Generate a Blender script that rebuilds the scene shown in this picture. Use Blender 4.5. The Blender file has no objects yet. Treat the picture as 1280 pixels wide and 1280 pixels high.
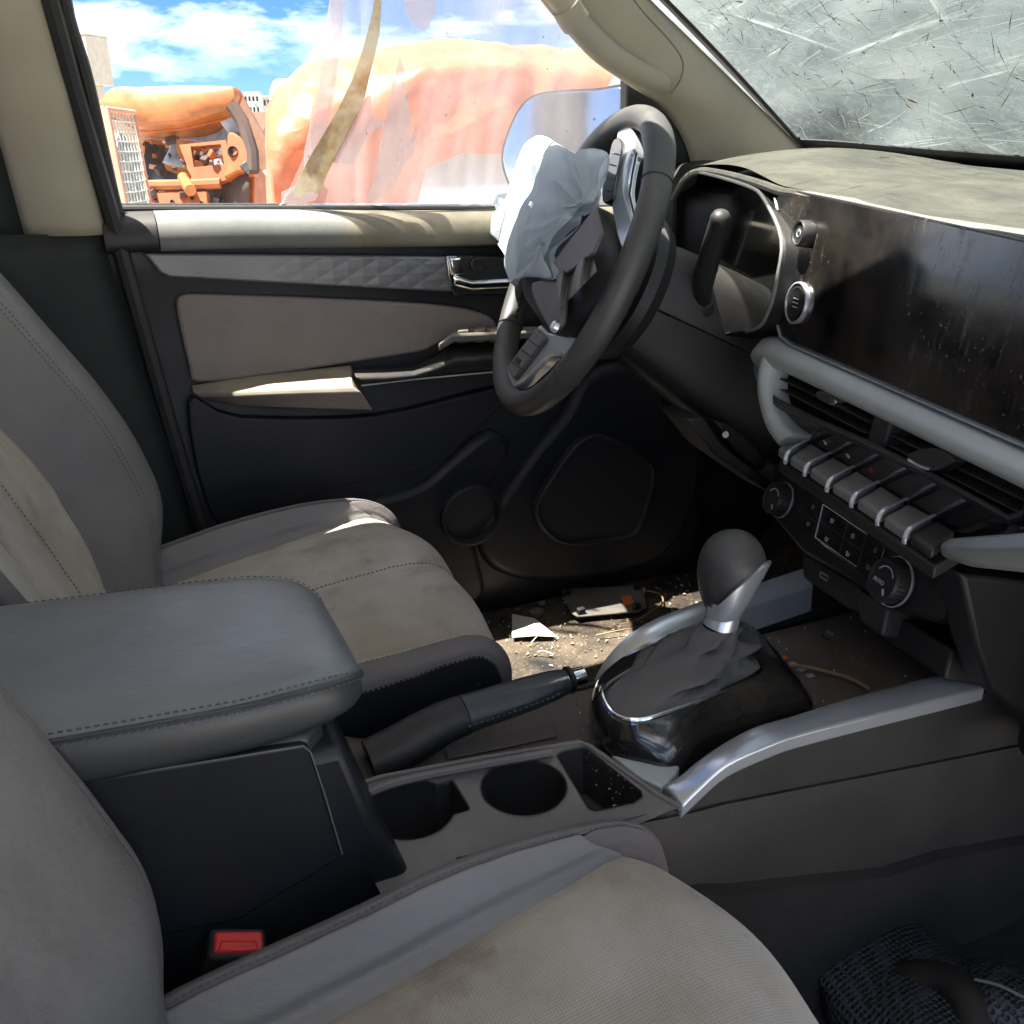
import bpy, bmesh, math, random
from mathutils import Vector, Matrix, noise
random.seed(7)
R = math.radians
sc = bpy.context.scene
COL = sc.collection

# ------------------------------------------------------------------ camera, sky, sun, exposure
CAM = Vector((-.544, -.656, .851)); YAW = R(24); PIT = R(-22); FPX = 1200.0
H_ = Vector((math.sin(YAW), math.cos(YAW), 0)); RT = Vector((math.cos(YAW), -math.sin(YAW), 0)); ZZ = Vector((0, 0, 1))
FW = H_ * math.cos(PIT) + ZZ * math.sin(PIT); UPV = -H_ * math.sin(PIT) + ZZ * math.cos(PIT)
cd = bpy.data.cameras.new('camera'); cam = bpy.data.objects.new('camera', cd); COL.objects.link(cam)
cd.sensor_width = 36; cd.lens = 36 * FPX / 1280; cd.clip_start = .02; cd.clip_end = 3000
cam.matrix_world = Matrix(((RT.x, UPV.x, -FW.x, CAM.x), (RT.y, UPV.y, -FW.y, CAM.y), (RT.z, UPV.z, -FW.z, CAM.z), (0, 0, 0, 1)))
sc.camera = cam
SUN_EL, SUN_AZ = R(70.5), R(166)          # azimuth measured from +x towards +y
SUN = Vector((math.cos(SUN_EL) * math.cos(SUN_AZ), math.cos(SUN_EL) * math.sin(SUN_AZ), math.sin(SUN_EL)))
w = bpy.data.worlds.new('World'); sc.world = w; w.use_nodes = True
nt = w.node_tree; nt.nodes.clear()
def wn(t, **k):
    n = nt.nodes.new(t)
    for a, b in k.items(): setattr(n, a, b)
    return n
sky = wn('ShaderNodeTexSky', sky_type='NISHITA', sun_disc=False, sun_elevation=SUN_EL, sun_rotation=R(90) - SUN_AZ, air_density=.7, dust_density=0.0, ozone_density=5.0)
tc = wn('ShaderNodeTexCoord'); mp = wn('ShaderNodeMapping'); mp.inputs['Scale'].default_value = (1.0, 1.0, 3.2); mp.inputs['Location'].default_value = (1.805, -.332, 2.6135)
cn = wn('ShaderNodeTexNoise'); cn.inputs['Scale'].default_value = 2.6; cn.inputs['Detail'].default_value = 9; cn.inputs['Roughness'].default_value = .58
cr = wn('ShaderNodeValToRGB'); cr.color_ramp.elements[0].position = .46; cr.color_ramp.elements[1].position = .64
cc = wn('ShaderNodeTexNoise'); cc.inputs['Scale'].default_value = 5.0; cc.inputs['Detail'].default_value = 6
ccr = wn('ShaderNodeValToRGB'); ccr.color_ramp.elements[0].position = .35; ccr.color_ramp.elements[1].position = .7
ccr.color_ramp.elements[0].color = (.95, 1.12, 1.4, 1); ccr.color_ramp.elements[1].color = (4.4, 4.5, 4.6, 1)
mx = wn('ShaderNodeMix', data_type='RGBA')
bg = wn('ShaderNodeBackground'); bg.inputs['Strength'].default_value = .15
out = wn('ShaderNodeOutputWorld')
L = nt.links.new
L(tc.outputs['Generated'], mp.inputs['Vector']); L(mp.outputs[0], cn.inputs['Vector']); L(mp.outputs[0], cc.inputs['Vector'])
L(cn.outputs['Fac'], cr.inputs['Fac']); L(cc.outputs['Fac'], ccr.inputs['Fac'])
tint = wn('ShaderNodeMix', data_type='RGBA', blend_type='MULTIPLY'); tint.inputs[0].default_value = 1; tint.inputs[7].default_value = (.075, .112, .165, 1); L(sky.outputs[0], tint.inputs[6])
L(cr.outputs['Color'], mx.inputs['Factor']); L(tint.outputs[2], mx.inputs[6]); L(ccr.outputs['Color'], mx.inputs[7])
L(mx.outputs[2], bg.inputs['Color']); L(bg.outputs[0], out.inputs[0])
sd = bpy.data.lights.new('sun', 'SUN'); sd.energy = 3.5; sd.angle = R(.53); sd.color = (1, .96, .89)
so = bpy.data.objects.new('sun', sd); COL.objects.link(so); so.location = (0, 0, 8); so.rotation_euler = SUN.to_track_quat('Z', 'Y').to_euler()
sc.view_settings.view_transform = 'Standard'; sc.view_settings.look = 'None'; sc.view_settings.gamma = 1
sc.view_settings.use_curve_mapping = False
sc.view_settings.exposure = 2.95
sc.render.engine = 'CYCLES'
sc.cycles.use_denoising = True
try: sc.cycles.denoiser = 'OPENIMAGEDENOISE'
except Exception: pass
sc.cycles.max_bounces = 7; sc.cycles.diffuse_bounces = 4; sc.cycles.transparent_max_bounces = 12; sc.cycles.sample_clamp_indirect = 6

# ------------------------------------------------------------------ placing helpers
def ray(px, py): return FW + RT * ((px - 640) / FPX) + UPV * ((640 - py) / FPX)
def at(px, py, **k):
    """a point of the real place: where the line of sight meets the plane x=, y= or z= (or at depth t)"""
    d = ray(px, py); a, v = list(k.items())[0]
    if a == 't': return CAM + d * v
    i = 'xyz'.index(a); return CAM + d * ((v - CAM[i]) / d[i])
def atp(px, py, p0, n):
    d = ray(px, py); return CAM + d * ((Vector(p0) - CAM).dot(n) / d.dot(n))

BASE = {}
def tag(o, label=None, cat=None, group=None, kind=None):
    if label: o['label'] = label
    if cat: o['category'] = cat
    if group: o['group'] = group
    if kind: o['kind'] = kind
    return o
def thing(name, label, cat, loc, group=None):
    o = bpy.data.objects.new(name, None); COL.objects.link(o); o.location = loc; o.empty_display_size = .05
    BASE[o.name] = Vector(loc); return tag(o, label, cat, group)
def finish(name, bm, mat, parent=None, smooth=True, sub=0, bevel=0, solid=0, seg=2, angle=35, offset=0, weld=False):
    """links a bmesh (world coordinates) as ONE mesh object; a child keeps its thing's base as origin"""
    if weld: bmesh.ops.remove_doubles(bm, verts=bm.verts, dist=1e-5)
    bmesh.ops.recalc_face_normals(bm, faces=bm.faces)
    if parent is not None: b = BASE[parent.name]
    else:
        xs = [v.co for v in bm.verts]
        b = Vector(((min(v.x for v in xs) + max(v.x for v in xs)) / 2, (min(v.y for v in xs) + max(v.y for v in xs)) / 2, min(v.z for v in xs)))
    bmesh.ops.translate(bm, verts=bm.verts, vec=-b)
    me = bpy.data.meshes.new(name); bm.to_mesh(me); bm.free()
    if smooth:
        me.polygons.foreach_set('use_smooth', [True] * len(me.polygons))
        if not sub: me.set_sharp_from_angle(angle=R(angle))
    if mat is not None:
        for m in (mat if isinstance(mat, (list, tuple)) else [mat]): me.materials.append(M[m])
    o = bpy.data.objects.new(name, me); COL.objects.link(o)
    if parent is not None: o.parent = parent
    else: o.location = b
    BASE[o.name] = b
    if solid:
        md = o.modifiers.new('solid', 'SOLIDIFY'); md.thickness = solid; md.offset = offset
    if bevel:
        md = o.modifiers.new('bevel', 'BEVEL'); md.width = bevel; md.segments = seg; md.limit_method = 'ANGLE'; md.angle_limit = R(30); md.harden_normals = False
    if sub:
        md = o.modifiers.new('sub', 'SUBSURF'); md.levels = sub; md.render_levels = sub
    return o
def catmull(pts, n=6, closed=True):
    pts = [Vector(p) for p in pts]; out = []; N = len(pts)
    for i in range(N if closed else N - 1):
        if closed: p0, p1, p2, p3 = pts[i - 1], pts[i], pts[(i + 1) % N], pts[(i + 2) % N]
        else: p0, p1, p2, p3 = pts[max(i - 1, 0)], pts[i], pts[i + 1], pts[min(i + 2, N - 1)]
        for k in range(n):
            t = k / n
            out.append(.5 * ((2 * p1) + (p2 - p0) * t + (2 * p0 - 5 * p1 + 4 * p2 - p3) * t * t + (3 * p1 - p0 - 3 * p2 + p3) * t ** 3))
    if not closed: out.append(pts[-1])
    return out
def bm_prism(bm, pts, vec):
    """polygon pts plus the same polygon moved by vec, closed all round"""
    vec = Vector(vec); a = [bm.verts.new(p) for p in pts]; b = [bm.verts.new(Vector(p) + vec) for p in pts]; n = len(a)
    bm.faces.new(a); bm.faces.new(b[::-1])
    for i in range(n): bm.faces.new((a[i], a[(i + 1) % n], b[(i + 1) % n], b[i]))
    return bm
def prism(name, pts, vec, mat, parent=None, bevel=.003, **k):
    return finish(name, bm_prism(bmesh.new(), pts, vec), mat, parent, bevel=bevel, **k)
def bm_box(bm, c, s, X=Vector((1, 0, 0)), Y=Vector((0, 1, 0)), Z=Vector((0, 0, 1))):
    c = Vector(c); q = []
    for k in (-.5, .5):
        q.append([c + X * (i * s[0]) + Y * (j * s[1]) + Z * (k * s[2]) for i, j in ((-.5, -.5), (.5, -.5), (.5, .5), (-.5, .5))])
    a = [bm.verts.new(p) for p in q[0]]; b = [bm.verts.new(p) for p in q[1]]
    bm.faces.new(a[::-1]); bm.faces.new(b)
    for i in range(4): bm.faces.new((a[i], a[(i + 1) % 4], b[(i + 1) % 4], b[i]))
    return bm
def box(name, c, s, mat, parent=None, bevel=.003, axes=None, **k):
    return finish(name, bm_box(bmesh.new(), c, s, *(axes or ())), mat, parent, bevel=bevel, **k)
def bm_loft(bm, rings, closed=True, cap=True, loop=False):
    vs = [[bm.verts.new(p) for p in r] for r in rings]; n = len(rings[0]); m = len(rings)
    for i in range(m if loop else m - 1):
        for j in range(n if closed else n - 1):
            bm.faces.new((vs[i][j], vs[i][(j + 1) % n], vs[(i + 1) % m][(j + 1) % n], vs[(i + 1) % m][j]))
    if cap and closed and not loop: bm.faces.new(vs[0][::-1]); bm.faces.new(vs[-1])
    return bm
def loft(name, rings, mat, parent=None, closed=True, cap=True, loop=False, **k):
    return finish(name, bm_loft(bmesh.new(), rings, closed, cap, loop), mat, parent, **k)
def bm_tube(bm, path, rad, n=10, cap=True, ref=None, flat=1.0, loop=False):
    path = [Vector(p) for p in path]; m = len(path); rings = []; u = None
    for i, p in enumerate(path):
        if loop: t = (path[(i + 1) % m] - path[i - 1]).normalized()
        else: t = (path[min(i + 1, m - 1)] - path[max(i - 1, 0)]).normalized()
        if ref is not None: u = (Vector(ref) - t * t.dot(Vector(ref))).normalized()
        elif u is None:
            a = Vector((0, 0, 1)) if abs(t.z) < .9 else Vector((1, 0, 0)); u = (a - t * t.dot(a)).normalized()
        else: u = (u - t * t.dot(u)).normalized()
        v = t.cross(u); r_ = rad[i] if isinstance(rad, (list, tuple)) else rad
        rings.append([p + u * (r_ * flat * math.cos(2 * math.pi * k / n)) + v * (r_ * math.sin(2 * math.pi * k / n)) for k in range(n)])
    return bm_loft(bm, rings, True, cap and not loop, loop)
def tube(name, path, rad, mat, parent=None, n=10, ref=None, flat=1.0, loop=False, **k):
    return finish(name, bm_tube(bmesh.new(), path, rad, n, True, ref, flat, loop), mat, parent, **k)
def frame_of(ax):
    ax = Vector(ax).normalized(); a = Vector((0, 0, 1)) if abs(ax.z) < .9 else Vector((1, 0, 0))
    u = (a - ax * ax.dot(a)).normalized(); return u, ax.cross(u), ax
def bm_lathe(bm, c, ax, prof, n=32, cap=True):
    u, v, ax = frame_of(ax); c = Vector(c)
    rings = [[c + ax * z + (u * math.cos(2 * math.pi * k / n) + v * math.sin(2 * math.pi * k / n)) * max(r_, 1e-5) for k in range(n)] for r_, z in prof]
    return bm_loft(bm, rings, True, cap)
def lathe(name, c, ax, prof, mat, parent=None, n=32, cap=True, **k):
    return finish(name, bm_lathe(bmesh.new(), c, ax, prof, n, cap), mat, parent, **k)
def grid(name, fn, nu, nv, mat, parent=None, **k):
    bm = bmesh.new(); bm_loft(bm, [[Vector(fn(i / nu, j / nv)) for j in range(nv + 1)] for i in range(nu + 1)], False, False)
    return finish(name, bm, mat, parent, **k)
def stitches(name, path, up, mat, parent, length=.0035, gap=.0022, rad=.0007, lift=.0006):
    """one row of thread stitches along a seam; too small to pick apart, so one part"""
    path = [Vector(p) for p in path]; bm = bmesh.new(); acc = 0.0; i = 0; step = length + gap
    L_ = [0]
    for a, b in zip(path, path[1:]): L_.append(L_[-1] + (b - a).length)
    s = 0
    while s + length < L_[-1]:
        pp = []
        for q in (s, s + length):
            while i < len(L_) - 2 and L_[i + 1] < q: i += 1
            f = (q - L_[i]) / max(L_[i + 1] - L_[i], 1e-9); pp.append(path[i].lerp(path[i + 1], f))
        i = max(i - 1, 0)
        uu = up(pp[0]) if callable(up) else Vector(up)
        t = (pp[1] - pp[0]).normalized(); sd_ = t.cross(uu).normalized() * rad; lf = uu * (lift + rad)
        m_ = (pp[0] + pp[1]) / 2
        q = [pp[0] + sd_, pp[0] - sd_, pp[1] - sd_, pp[1] + sd_]; q2 = [m_ + sd_ * .8 + lf - t * length * .3, m_ - sd_ * .8 + lf - t * length * .3, m_ - sd_ * .8 + lf + t * length * .3, m_ + sd_ * .8 + lf + t * length * .3]
        a = [bm.verts.new(x) for x in q]; b = [bm.verts.new(x) for x in q2]; bm.faces.new(b)
        for j in range(4): bm.faces.new((a[j], a[(j + 1) % 4], b[(j + 1) % 4], b[j]))
        s += step
    o = finish(name, bm, mat, parent, smooth=False); o['kind'] = 'stuff'; return o
def smooth01(t): t = min(max(t, 0), 1); return t * t * (3 - 2 * t)
def interp(xs, ys, x):
    if x <= xs[0]: return ys[0]
    for i in range(len(xs) - 1):
        if x <= xs[i + 1]:
            return ys[i] + (ys[i + 1] - ys[i]) * (x - xs[i]) / (xs[i + 1] - xs[i])
    return ys[-1]

# ------------------------------------------------------------------ materials
M = {}
class NT:
    def __init__(s, name):
        m = bpy.data.materials.new(name); m.use_nodes = True; M[name] = m; s.m = m; s.t = m.node_tree; s.t.nodes.clear()
        s.out = s.n('ShaderNodeOutputMaterial'); s.geo = None
    def n(s, t, ins=None, **k):
        x = s.t.nodes.new(t)
        for a, b in k.items(): setattr(x, a, b)
        for a, b in (ins or {}).items():
            if isinstance(b, bpy.types.NodeSocket): s.t.links.new(b, x.inputs[a])
            else: x.inputs[a].default_value = b
        return x
    def link(s, a, b): s.t.links.new(a, b)
    def pos(s):
        if s.geo is None: s.geo = s.n('ShaderNodeNewGeometry')
        return s.geo.outputs['Position']
    def noise(s, scale, detail=4, rough=.55, vec=None, stretch=None):
        v = vec or s.pos()
        if stretch: v = s.n('ShaderNodeMapping', {'Vector': v, 'Scale': stretch}).outputs[0]
        return s.n('ShaderNodeTexNoise', {'Vector': v, 'Scale': scale, 'Detail': detail, 'Roughness': rough}).outputs['Fac']
    def ramp(s, f, a, b, ca=(0, 0, 0, 1), cb=(1, 1, 1, 1)):
        x = s.n('ShaderNodeValToRGB', {'Fac': f}); e = x.color_ramp.elements; e[0].position = a; e[1].position = b; e[0].color = ca; e[1].color = cb; return x.outputs[0]
    def mix(s, f, a, b):
        x = s.n('ShaderNodeMix', data_type='RGBA')
        for i, q in ((0, f), (6, a), (7, b)):
            if isinstance(q, bpy.types.NodeSocket): s.link(q, x.inputs[i])
            else: x.inputs[i].default_value = q if i == 0 else (tuple(q) + (1,))[:4]
        return x.outputs[2]
    def math(s, op, a, b=0.0, clamp=False):
        x = s.n('ShaderNodeMath', {0: a, 1: b}, operation=op); x.use_clamp = clamp; return x.outputs[0]
    def bump(s, h, strength=.3, dist=.002, normal=None):
        i = {'Height': h, 'Strength': strength, 'Distance': dist}
        if normal is not None: i['Normal'] = normal
        return s.n('ShaderNodeBump', i).outputs[0]
    def bsdf(s, **k):
        x = s.n('ShaderNodeBsdfPrincipled', {a.replace('_', ' '): ((tuple(b) + (1,)) if isinstance(b, tuple) and len(b) == 3 else b) for a, b in k.items()})
        s.link(x.outputs[0], s.out.inputs[0]); return x
def plain(name, col, rough=.5, metal=0.0, var=.15, grain=900, gs=.12, dust=0.0, dustcol=(.34, .29, .21), dscale=9, spec=.5, coat=0, up=True, gd=.0006, wear=0.0, wearcol=(.16, .12, .08), rv=.34, crease=0.0):
    """paint, plastic or leather: uneven tone, fine grain, and dust that has settled on what faces up"""
    t = NT(name); big = t.noise(5, 5); f = t.ramp(big, .3, .7)
    c = t.mix(f, tuple(x * (1 - var) for x in col), tuple(min(x * (1 + var), 1) for x in col)); rg = t.math('ADD', t.math('MULTIPLY', t.noise(11, 7, .65), rv), rough - rv / 2, True)
    if wear: c = t.mix(t.math('MULTIPLY', t.ramp(t.noise(19, 8, .7), .50, .72), wear), c, wearcol); c = t.mix(t.math('MULTIPLY', t.ramp(t.noise(55, 4, .6, stretch=(.25, 1, 1)), .66, .73), wear * .6), c, tuple(min(x * 1.7, 1) for x in col))
    if dust:
        d = t.ramp(t.noise(dscale, 8, .65), .3, .75)
        if up:
            g = t.n('ShaderNodeSeparateXYZ', {0: (t.geo or t.n('ShaderNodeNewGeometry')).outputs['Normal']})
            u = t.math('ADD', t.math('MULTIPLY', g.outputs['Z'], .75), .25, True); d = t.math('MULTIPLY', d, u)
        sp = t.ramp(t.noise(160, 3, .6), .62, .72); d2 = t.math('MULTIPLY', t.math('ADD', d, t.math('MULTIPLY', sp, .25)), dust, True)
        c = t.mix(d2, c, dustcol); rg = t.math('ADD', rg, t.math('MULTIPLY', d2, .5), True)
    nb = t.bump(t.noise(grain, 3), gs, gd)
    if crease: nb = t.bump(t.math('ADD', t.math('ABSOLUTE', t.math('SUBTRACT', t.noise(17, 6, .62, stretch=(.55, 1.2, 1)), .5)), t.math('MULTIPLY', t.noise(7, 4), .6)), crease, .012, nb)
    t.bsdf(Base_Color=c, Roughness=rg, Metallic=metal, Normal=nb, Specular_IOR_Level=spec, Coat_Weight=coat); return t
plain('charcoal', (.014, .0148, .017), .48, spec=.35, dust=.16, wear=.2, wearcol=(.034, .033, .031), gs=.3)
plain('charcoal_clean', (.0075, .008, .0095), .48, spec=.3, dust=.09, wear=.15, wearcol=(.02, .0195, .019), gs=.3)
plain('door_dark', (.0115, .013, .0175), .46, spec=.35, dust=.10, wear=.2, wearcol=(.026, .027, .029), gs=.3)
plain('pillar_dark', (.012, .0165, .017), .65, spec=.3, dust=.08)
plain('navy_vinyl', (.0075, .0095, .013), .40, spec=.35, wear=.2, wearcol=(.024, .026, .03), dust=.08, grain=600, gs=.2)
plain('console_grey', (.105, .10, .098), .55, dust=.5, dustcol=(.28, .245, .20))
plain('console_brown', (.085, .07, .062), .6, dust=.5, dustcol=(.24, .19, .14))
plain('black_hole', (.008, .008, .009), .6, dust=.1)
plain('rubber', (.012, .012, .013), .6, dust=.1)
plain('gloss_black', (.006, .006, .007), .09, dust=.16, grain=50, gs=.02, coat=.6, dscale=26)
plain('satin_silver', (.55, .58, .61), .24, metal=.65, rv=.05, dust=.04, grain=1500, gs=.05)
plain('soft_silver', (.36, .39, .39), .42, metal=.10, dust=.15, grain=800)
plain('chrome', (.78, .79, .80), .12, metal=1, dust=.1, grain=60, gs=.02)
plain('wheel_leather', (.035, .036, .036), .46, dust=.35, dustcol=(.22, .20, .16), grain=1100, gs=.25)
plain('leather_black', (.062, .062, .065), .62, dust=.2, grain=800, gs=.3)
plain('armrest_vinyl', (.115, .128, .138), .33, dust=.2, grain=900, gs=.18, var=.2, wear=.3, wearcol=(.09, .095, .092), crease=.18)
plain('lid_vinyl', (.022, .027, .032), .36, dust=.2, grain=900, gs=.18)
plain('seat_vinyl', (.142, .139, .135), .42, dust=.3, dustcol=(.30, .25, .18), grain=900, gs=.15, var=.2, wear=.35, wearcol=(.13, .115, .10), crease=.35)
plain('armrest_dusty', (.17, .145, .125), .65, dust=.9, dustcol=(.36, .29, .18), dscale=16)
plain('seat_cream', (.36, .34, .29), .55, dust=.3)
plain('seat_band', (.105, .095, .096), .8, crease=.3, dust=.35, dustcol=(.25, .2, .15), grain=1600, gs=.4)
plain('door_insert', (.185, .163, .153), .6, wear=.35, wearcol=(.085, .06, .045), dust=.25, dustcol=(.24, .18, .12), grain=1200, gs=.12, up=False)
plain('beige_trim', (.31, .285, .22), .7, dust=.35, dustcol=(.38, .31, .19), grain=700, up=False)
plain('dash_top', (.10, .097, .083), .75, dust=.85, dustcol=(.24, .215, .16), dscale=6)
plain('belt_pad', (.20, .20, .185), .75, dust=.7, dustcol=(.36, .32, .23), dscale=8)
plain('thread', (.10, .10, .095), .7)
plain('thread_dark', (.06, .064, .068), .7)
plain('bracket_silver', (.20, .215, .22), .35, metal=.4, dust=.15)
plain('groove_shade', (.17, .15, .115), .8)  # darker beige, the shade of a groove put into the colour
plain('key_grey', (.13, .128, .125), .5, dust=.2)
plain('red_plastic', (.62, .03, .03), .4, dust=.06)
plain('print_grey', (.42, .43, .44), .6)
plain('dim_print', (.14, .14, .15), .6)
plain('orange_sticker', (.75, .16, .03), .6, dust=.2)
plain('pale_matte', (.62, .60, .55), .8, dust=.3)
plain('dry_leaf', (.30, .17, .07), .8)
plain('twig', (.26, .17, .09), .8)
plain('headliner', (.50, .47, .40), .9)
plain('hazard_red', (.30, .02, .02), .4)

# ------------------------------------------------------------------ special materials
t = NT('carpet'); d = t.math('MULTIPLY', t.ramp(t.noise(8, 9, .7), .36, .66), t.n('ShaderNodeMapRange', {'Value': t.n('ShaderNodeSeparateXYZ', {0: t.pos()}).outputs['Y'], 'From Min': .05, 'From Max': .25}).outputs[0]); c = t.mix(d, (.006, .006, .0065), (.12, .09, .055)); c = t.mix(t.math('MULTIPLY', t.ramp(t.noise(220, 3), .58, .7), d), c, (.30, .24, .16))
t.bsdf(Base_Color=c, Roughness=.95, Normal=t.bump(t.noise(500, 4), .8, .003))
plain('carpet_clean', (.0045, .0045, .005), .95, dust=.04, grain=400, gs=.7, gd=.003)
# seat centre fabric: fine weave pricked with rows of small light dashes
def seat_fabric(name, tick):
    t = NT(name); co = t.n('ShaderNodeTexCoord').outputs['UV']
    st = t.ramp(t.noise(6, 7, .62), .38, .72); c = t.mix(st, (.30, .255, .19), (.47, .435, .37))
    c = t.mix(t.math('MULTIPLY', t.ramp(t.noise(13, 7, .65), .54, .72), .65), c, (.16, .105, .065))
    m = t.n('ShaderNodeMapping', {'Vector': co, 'Scale': (1, 1, 1)}).outputs[0]
    v = t.n('ShaderNodeTexVoronoi', {'Vector': m, 'Scale': 480.0, 'Randomness': .12}); hol = t.ramp(v.outputs['Distance'], .12, .34)
    b = t.n('ShaderNodeTexBrick', {'Vector': co, 'Scale': 60.0, 'Mortar Size': .014, 'Mortar Smooth': .3, 'Brick Width': .24, 'Row Height': .9}); b.offset = .5
    tk = t.math('MULTIPLY', t.math('SUBTRACT', 1.0, b.outputs['Fac']) if False else b.outputs['Fac'], tick)
    c = t.mix(t.math('MULTIPLY', t.math('SUBTRACT', 1.0, hol), .45), c, (.05, .046, .04)); c = t.mix(tk, c, (.42, .40, .36))
    t.bsdf(Base_Color=c, Roughness=.85, Normal=t.bump(hol, .35, .0012, t.bump(t.math('ABSOLUTE', t.math('SUBTRACT', t.noise(14, 6, .6), .5)), .3, .012)), Sheen_Weight=.2)
seat_fabric('seat_fabric', .22)
# clear torn sheet, milky with age
def film(name, milk, thr=.0):
    t = NT(name)
    n1 = t.noise(7, 6, .6, stretch=(1.6, 1, .35)); mk = t.math('ADD', t.math('MULTIPLY', t.ramp(n1, .42, .72), .30), milk, True)
    tr = t.n('ShaderNodeBsdfTransparent', {'Color': (.97, .95, .95, 1)}); tl = t.n('ShaderNodeBsdfTranslucent', {'Color': (.40, .36, .35, 1)})
    df = t.n('ShaderNodeBsdfDiffuse', {'Color': (.5, .47, .46, 1)}); a = t.n('ShaderNodeMixShader', {0: .35, 1: tl.outputs[0], 2: df.outputs[0]})
    s1 = t.n('ShaderNodeMixShader', {0: mk, 1: tr.outputs[0], 2: a.outputs[0]})
    nb = t.bump(t.noise(26, 6, .6, stretch=(1.4, 1, .5)), .5, .01); fr = t.math('ADD', t.math('MULTIPLY', t.math('POWER', t.n('ShaderNodeLayerWeight', {'Normal': nb}).outputs['Facing'], 4.0), .7), .03)
    gl = t.n('ShaderNodeBsdfGlossy', {'Roughness': .12, 'Normal': nb}); s2 = t.n('ShaderNodeMixShader', {0: fr, 1: s1.outputs[0], 2: gl.outputs[0]})
    sp = t.ramp(t.noise(150, 2, .5), .745, .76); s3 = t.n('ShaderNodeMixShader', {0: t.math('MULTIPLY', sp, .8), 1: s2.outputs[0], 2: t.n('ShaderNodeBsdfDiffuse', {'Color': (.04, .035, .03, 1)}).outputs[0]})
    t.link(s3.outputs[0], t.out.inputs[0])
film('film', .24); film('film_double', .34)
t = NT('tape'); c = t.mix(t.ramp(t.noise(22, 7, .65), .4, .62), (.52, .48, .36), (.34, .24, .10)); df = t.n('ShaderNodeBsdfDiffuse', {'Color': c}); tl = t.n('ShaderNodeBsdfTranslucent', {'Color': c}); a = t.n('ShaderNodeMixShader', {0: .5, 1: df.outputs[0], 2: tl.outputs[0]})
t.link(t.n('ShaderNodeMixShader', {0: .78, 1: t.n('ShaderNodeBsdfTransparent').outputs[0], 2: a.outputs[0]}).outputs[0], t.out.inputs[0])
# shattered, scratched laminated glass
t = NT('broken_glass')
def streak(rot, sc_, a, b, stretch):
    m1 = t.n('ShaderNodeMapping', {'Vector': t.pos(), 'Rotation': rot}).outputs[0]
    return t.ramp(t.noise(sc_, 5, .65, vec=m1, stretch=stretch), a, b)
haze = t.ramp(t.noise(14, 10, .72), .34, .70)
s_a = streak((0, R(-29), R(12)), 46, .60, .72, (1, .035, 1)); s_b = streak((0, R(-29), R(-48)), 60, .63, .74, (1, .05, 1)); s_c = streak((0, R(-29), R(80)), 70, .62, .74, (1, .04, 1)); s_d = streak((0, R(-29), R(20)), 15, .655, .68, (1, .015, 1))
fine = t.ramp(t.noise(120, 8, .8), .52, .80)
scr = t.math('MAXIMUM', t.math('MULTIPLY', s_a, .55), t.math('MAXIMUM', t.math('MULTIPLY', s_b, .5), t.math('MAXIMUM', t.math('MULTIPLY', s_c, .4), t.math('MULTIPLY', s_d, .9))))
scr = t.math('MAXIMUM', scr, t.math('MULTIPLY', fine, .35))
vo = t.n('ShaderNodeTexVoronoi', {'Vector': t.pos(), 'Scale': 34.0}, feature='DISTANCE_TO_EDGE'); crk = t.math('SUBTRACT', 1.0, t.ramp(vo.outputs['Distance'], .004, .03))
p_ = t.n('ShaderNodeSeparateXYZ', {0: t.pos()})
jag = t.math('ADD', t.math('MULTIPLY', t.noise(16, 9, .75), .11), t.math('MULTIPLY', t.n('ShaderNodeMapRange', {'Value': p_.outputs['Y'], 'From Min': .40, 'From Max': .62, 'To Min': 0.0, 'To Max': .075}).outputs[0], -1.0))
low = t.n('ShaderNodeMapRange', {'Value': t.math('ADD', p_.outputs['Z'], jag), 'From Min': .872, 'From Max': .880}).outputs[0]
fac = t.math('ADD', t.math('MULTIPLY', haze, .22), t.math('ADD', t.math('MULTIPLY', low, .38), .13), True)
fac = t.math('ADD', fac, t.math('MULTIPLY', t.math('MAXIMUM', scr, t.math('MULTIPLY', t.math('MULTIPLY', crk, t.math('SUBTRACT', 1.0, low)), .6)), .6), True)
colr = t.mix(haze, (.052, .066, .066), (.14, .165, .163)); colr = t.mix(scr, colr, (.46, .50, .48)); dirt = t.ramp(t.noise(34, 8, .75), .55, .72); colr = t.mix(t.math('MULTIPLY', dirt, .6), colr, (.075, .06, .035))
tl = t.n('ShaderNodeBsdfTranslucent', {'Color': colr}); df = t.n('ShaderNodeBsdfDiffuse', {'Color': colr}); a = t.n('ShaderNodeMixShader', {0: .40, 1: tl.outputs[0], 2: df.outputs[0]})
s1 = t.n('ShaderNodeMixShader', {0: fac, 1: t.n('ShaderNodeBsdfTransparent', {'Color': (.86, .92, .90, 1)}).outputs[0], 2: a.outputs[0]})
nb = t.bump(t.math('ADD', scr, crk), .6, .004); gl = t.n('ShaderNodeBsdfGlossy', {'Roughness': .15, 'Normal': nb}); fr = t.math('ADD', t.math('MULTIPLY', t.math('POWER', t.n('ShaderNodeLayerWeight', {'Normal': nb}).outputs['Facing'], 5.0), .4), .02)
s2 = t.n('ShaderNodeMixShader', {0: fr, 1: s1.outputs[0], 2: gl.outputs[0]}); t.link(s2.outputs[0], t.out.inputs[0])
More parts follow.
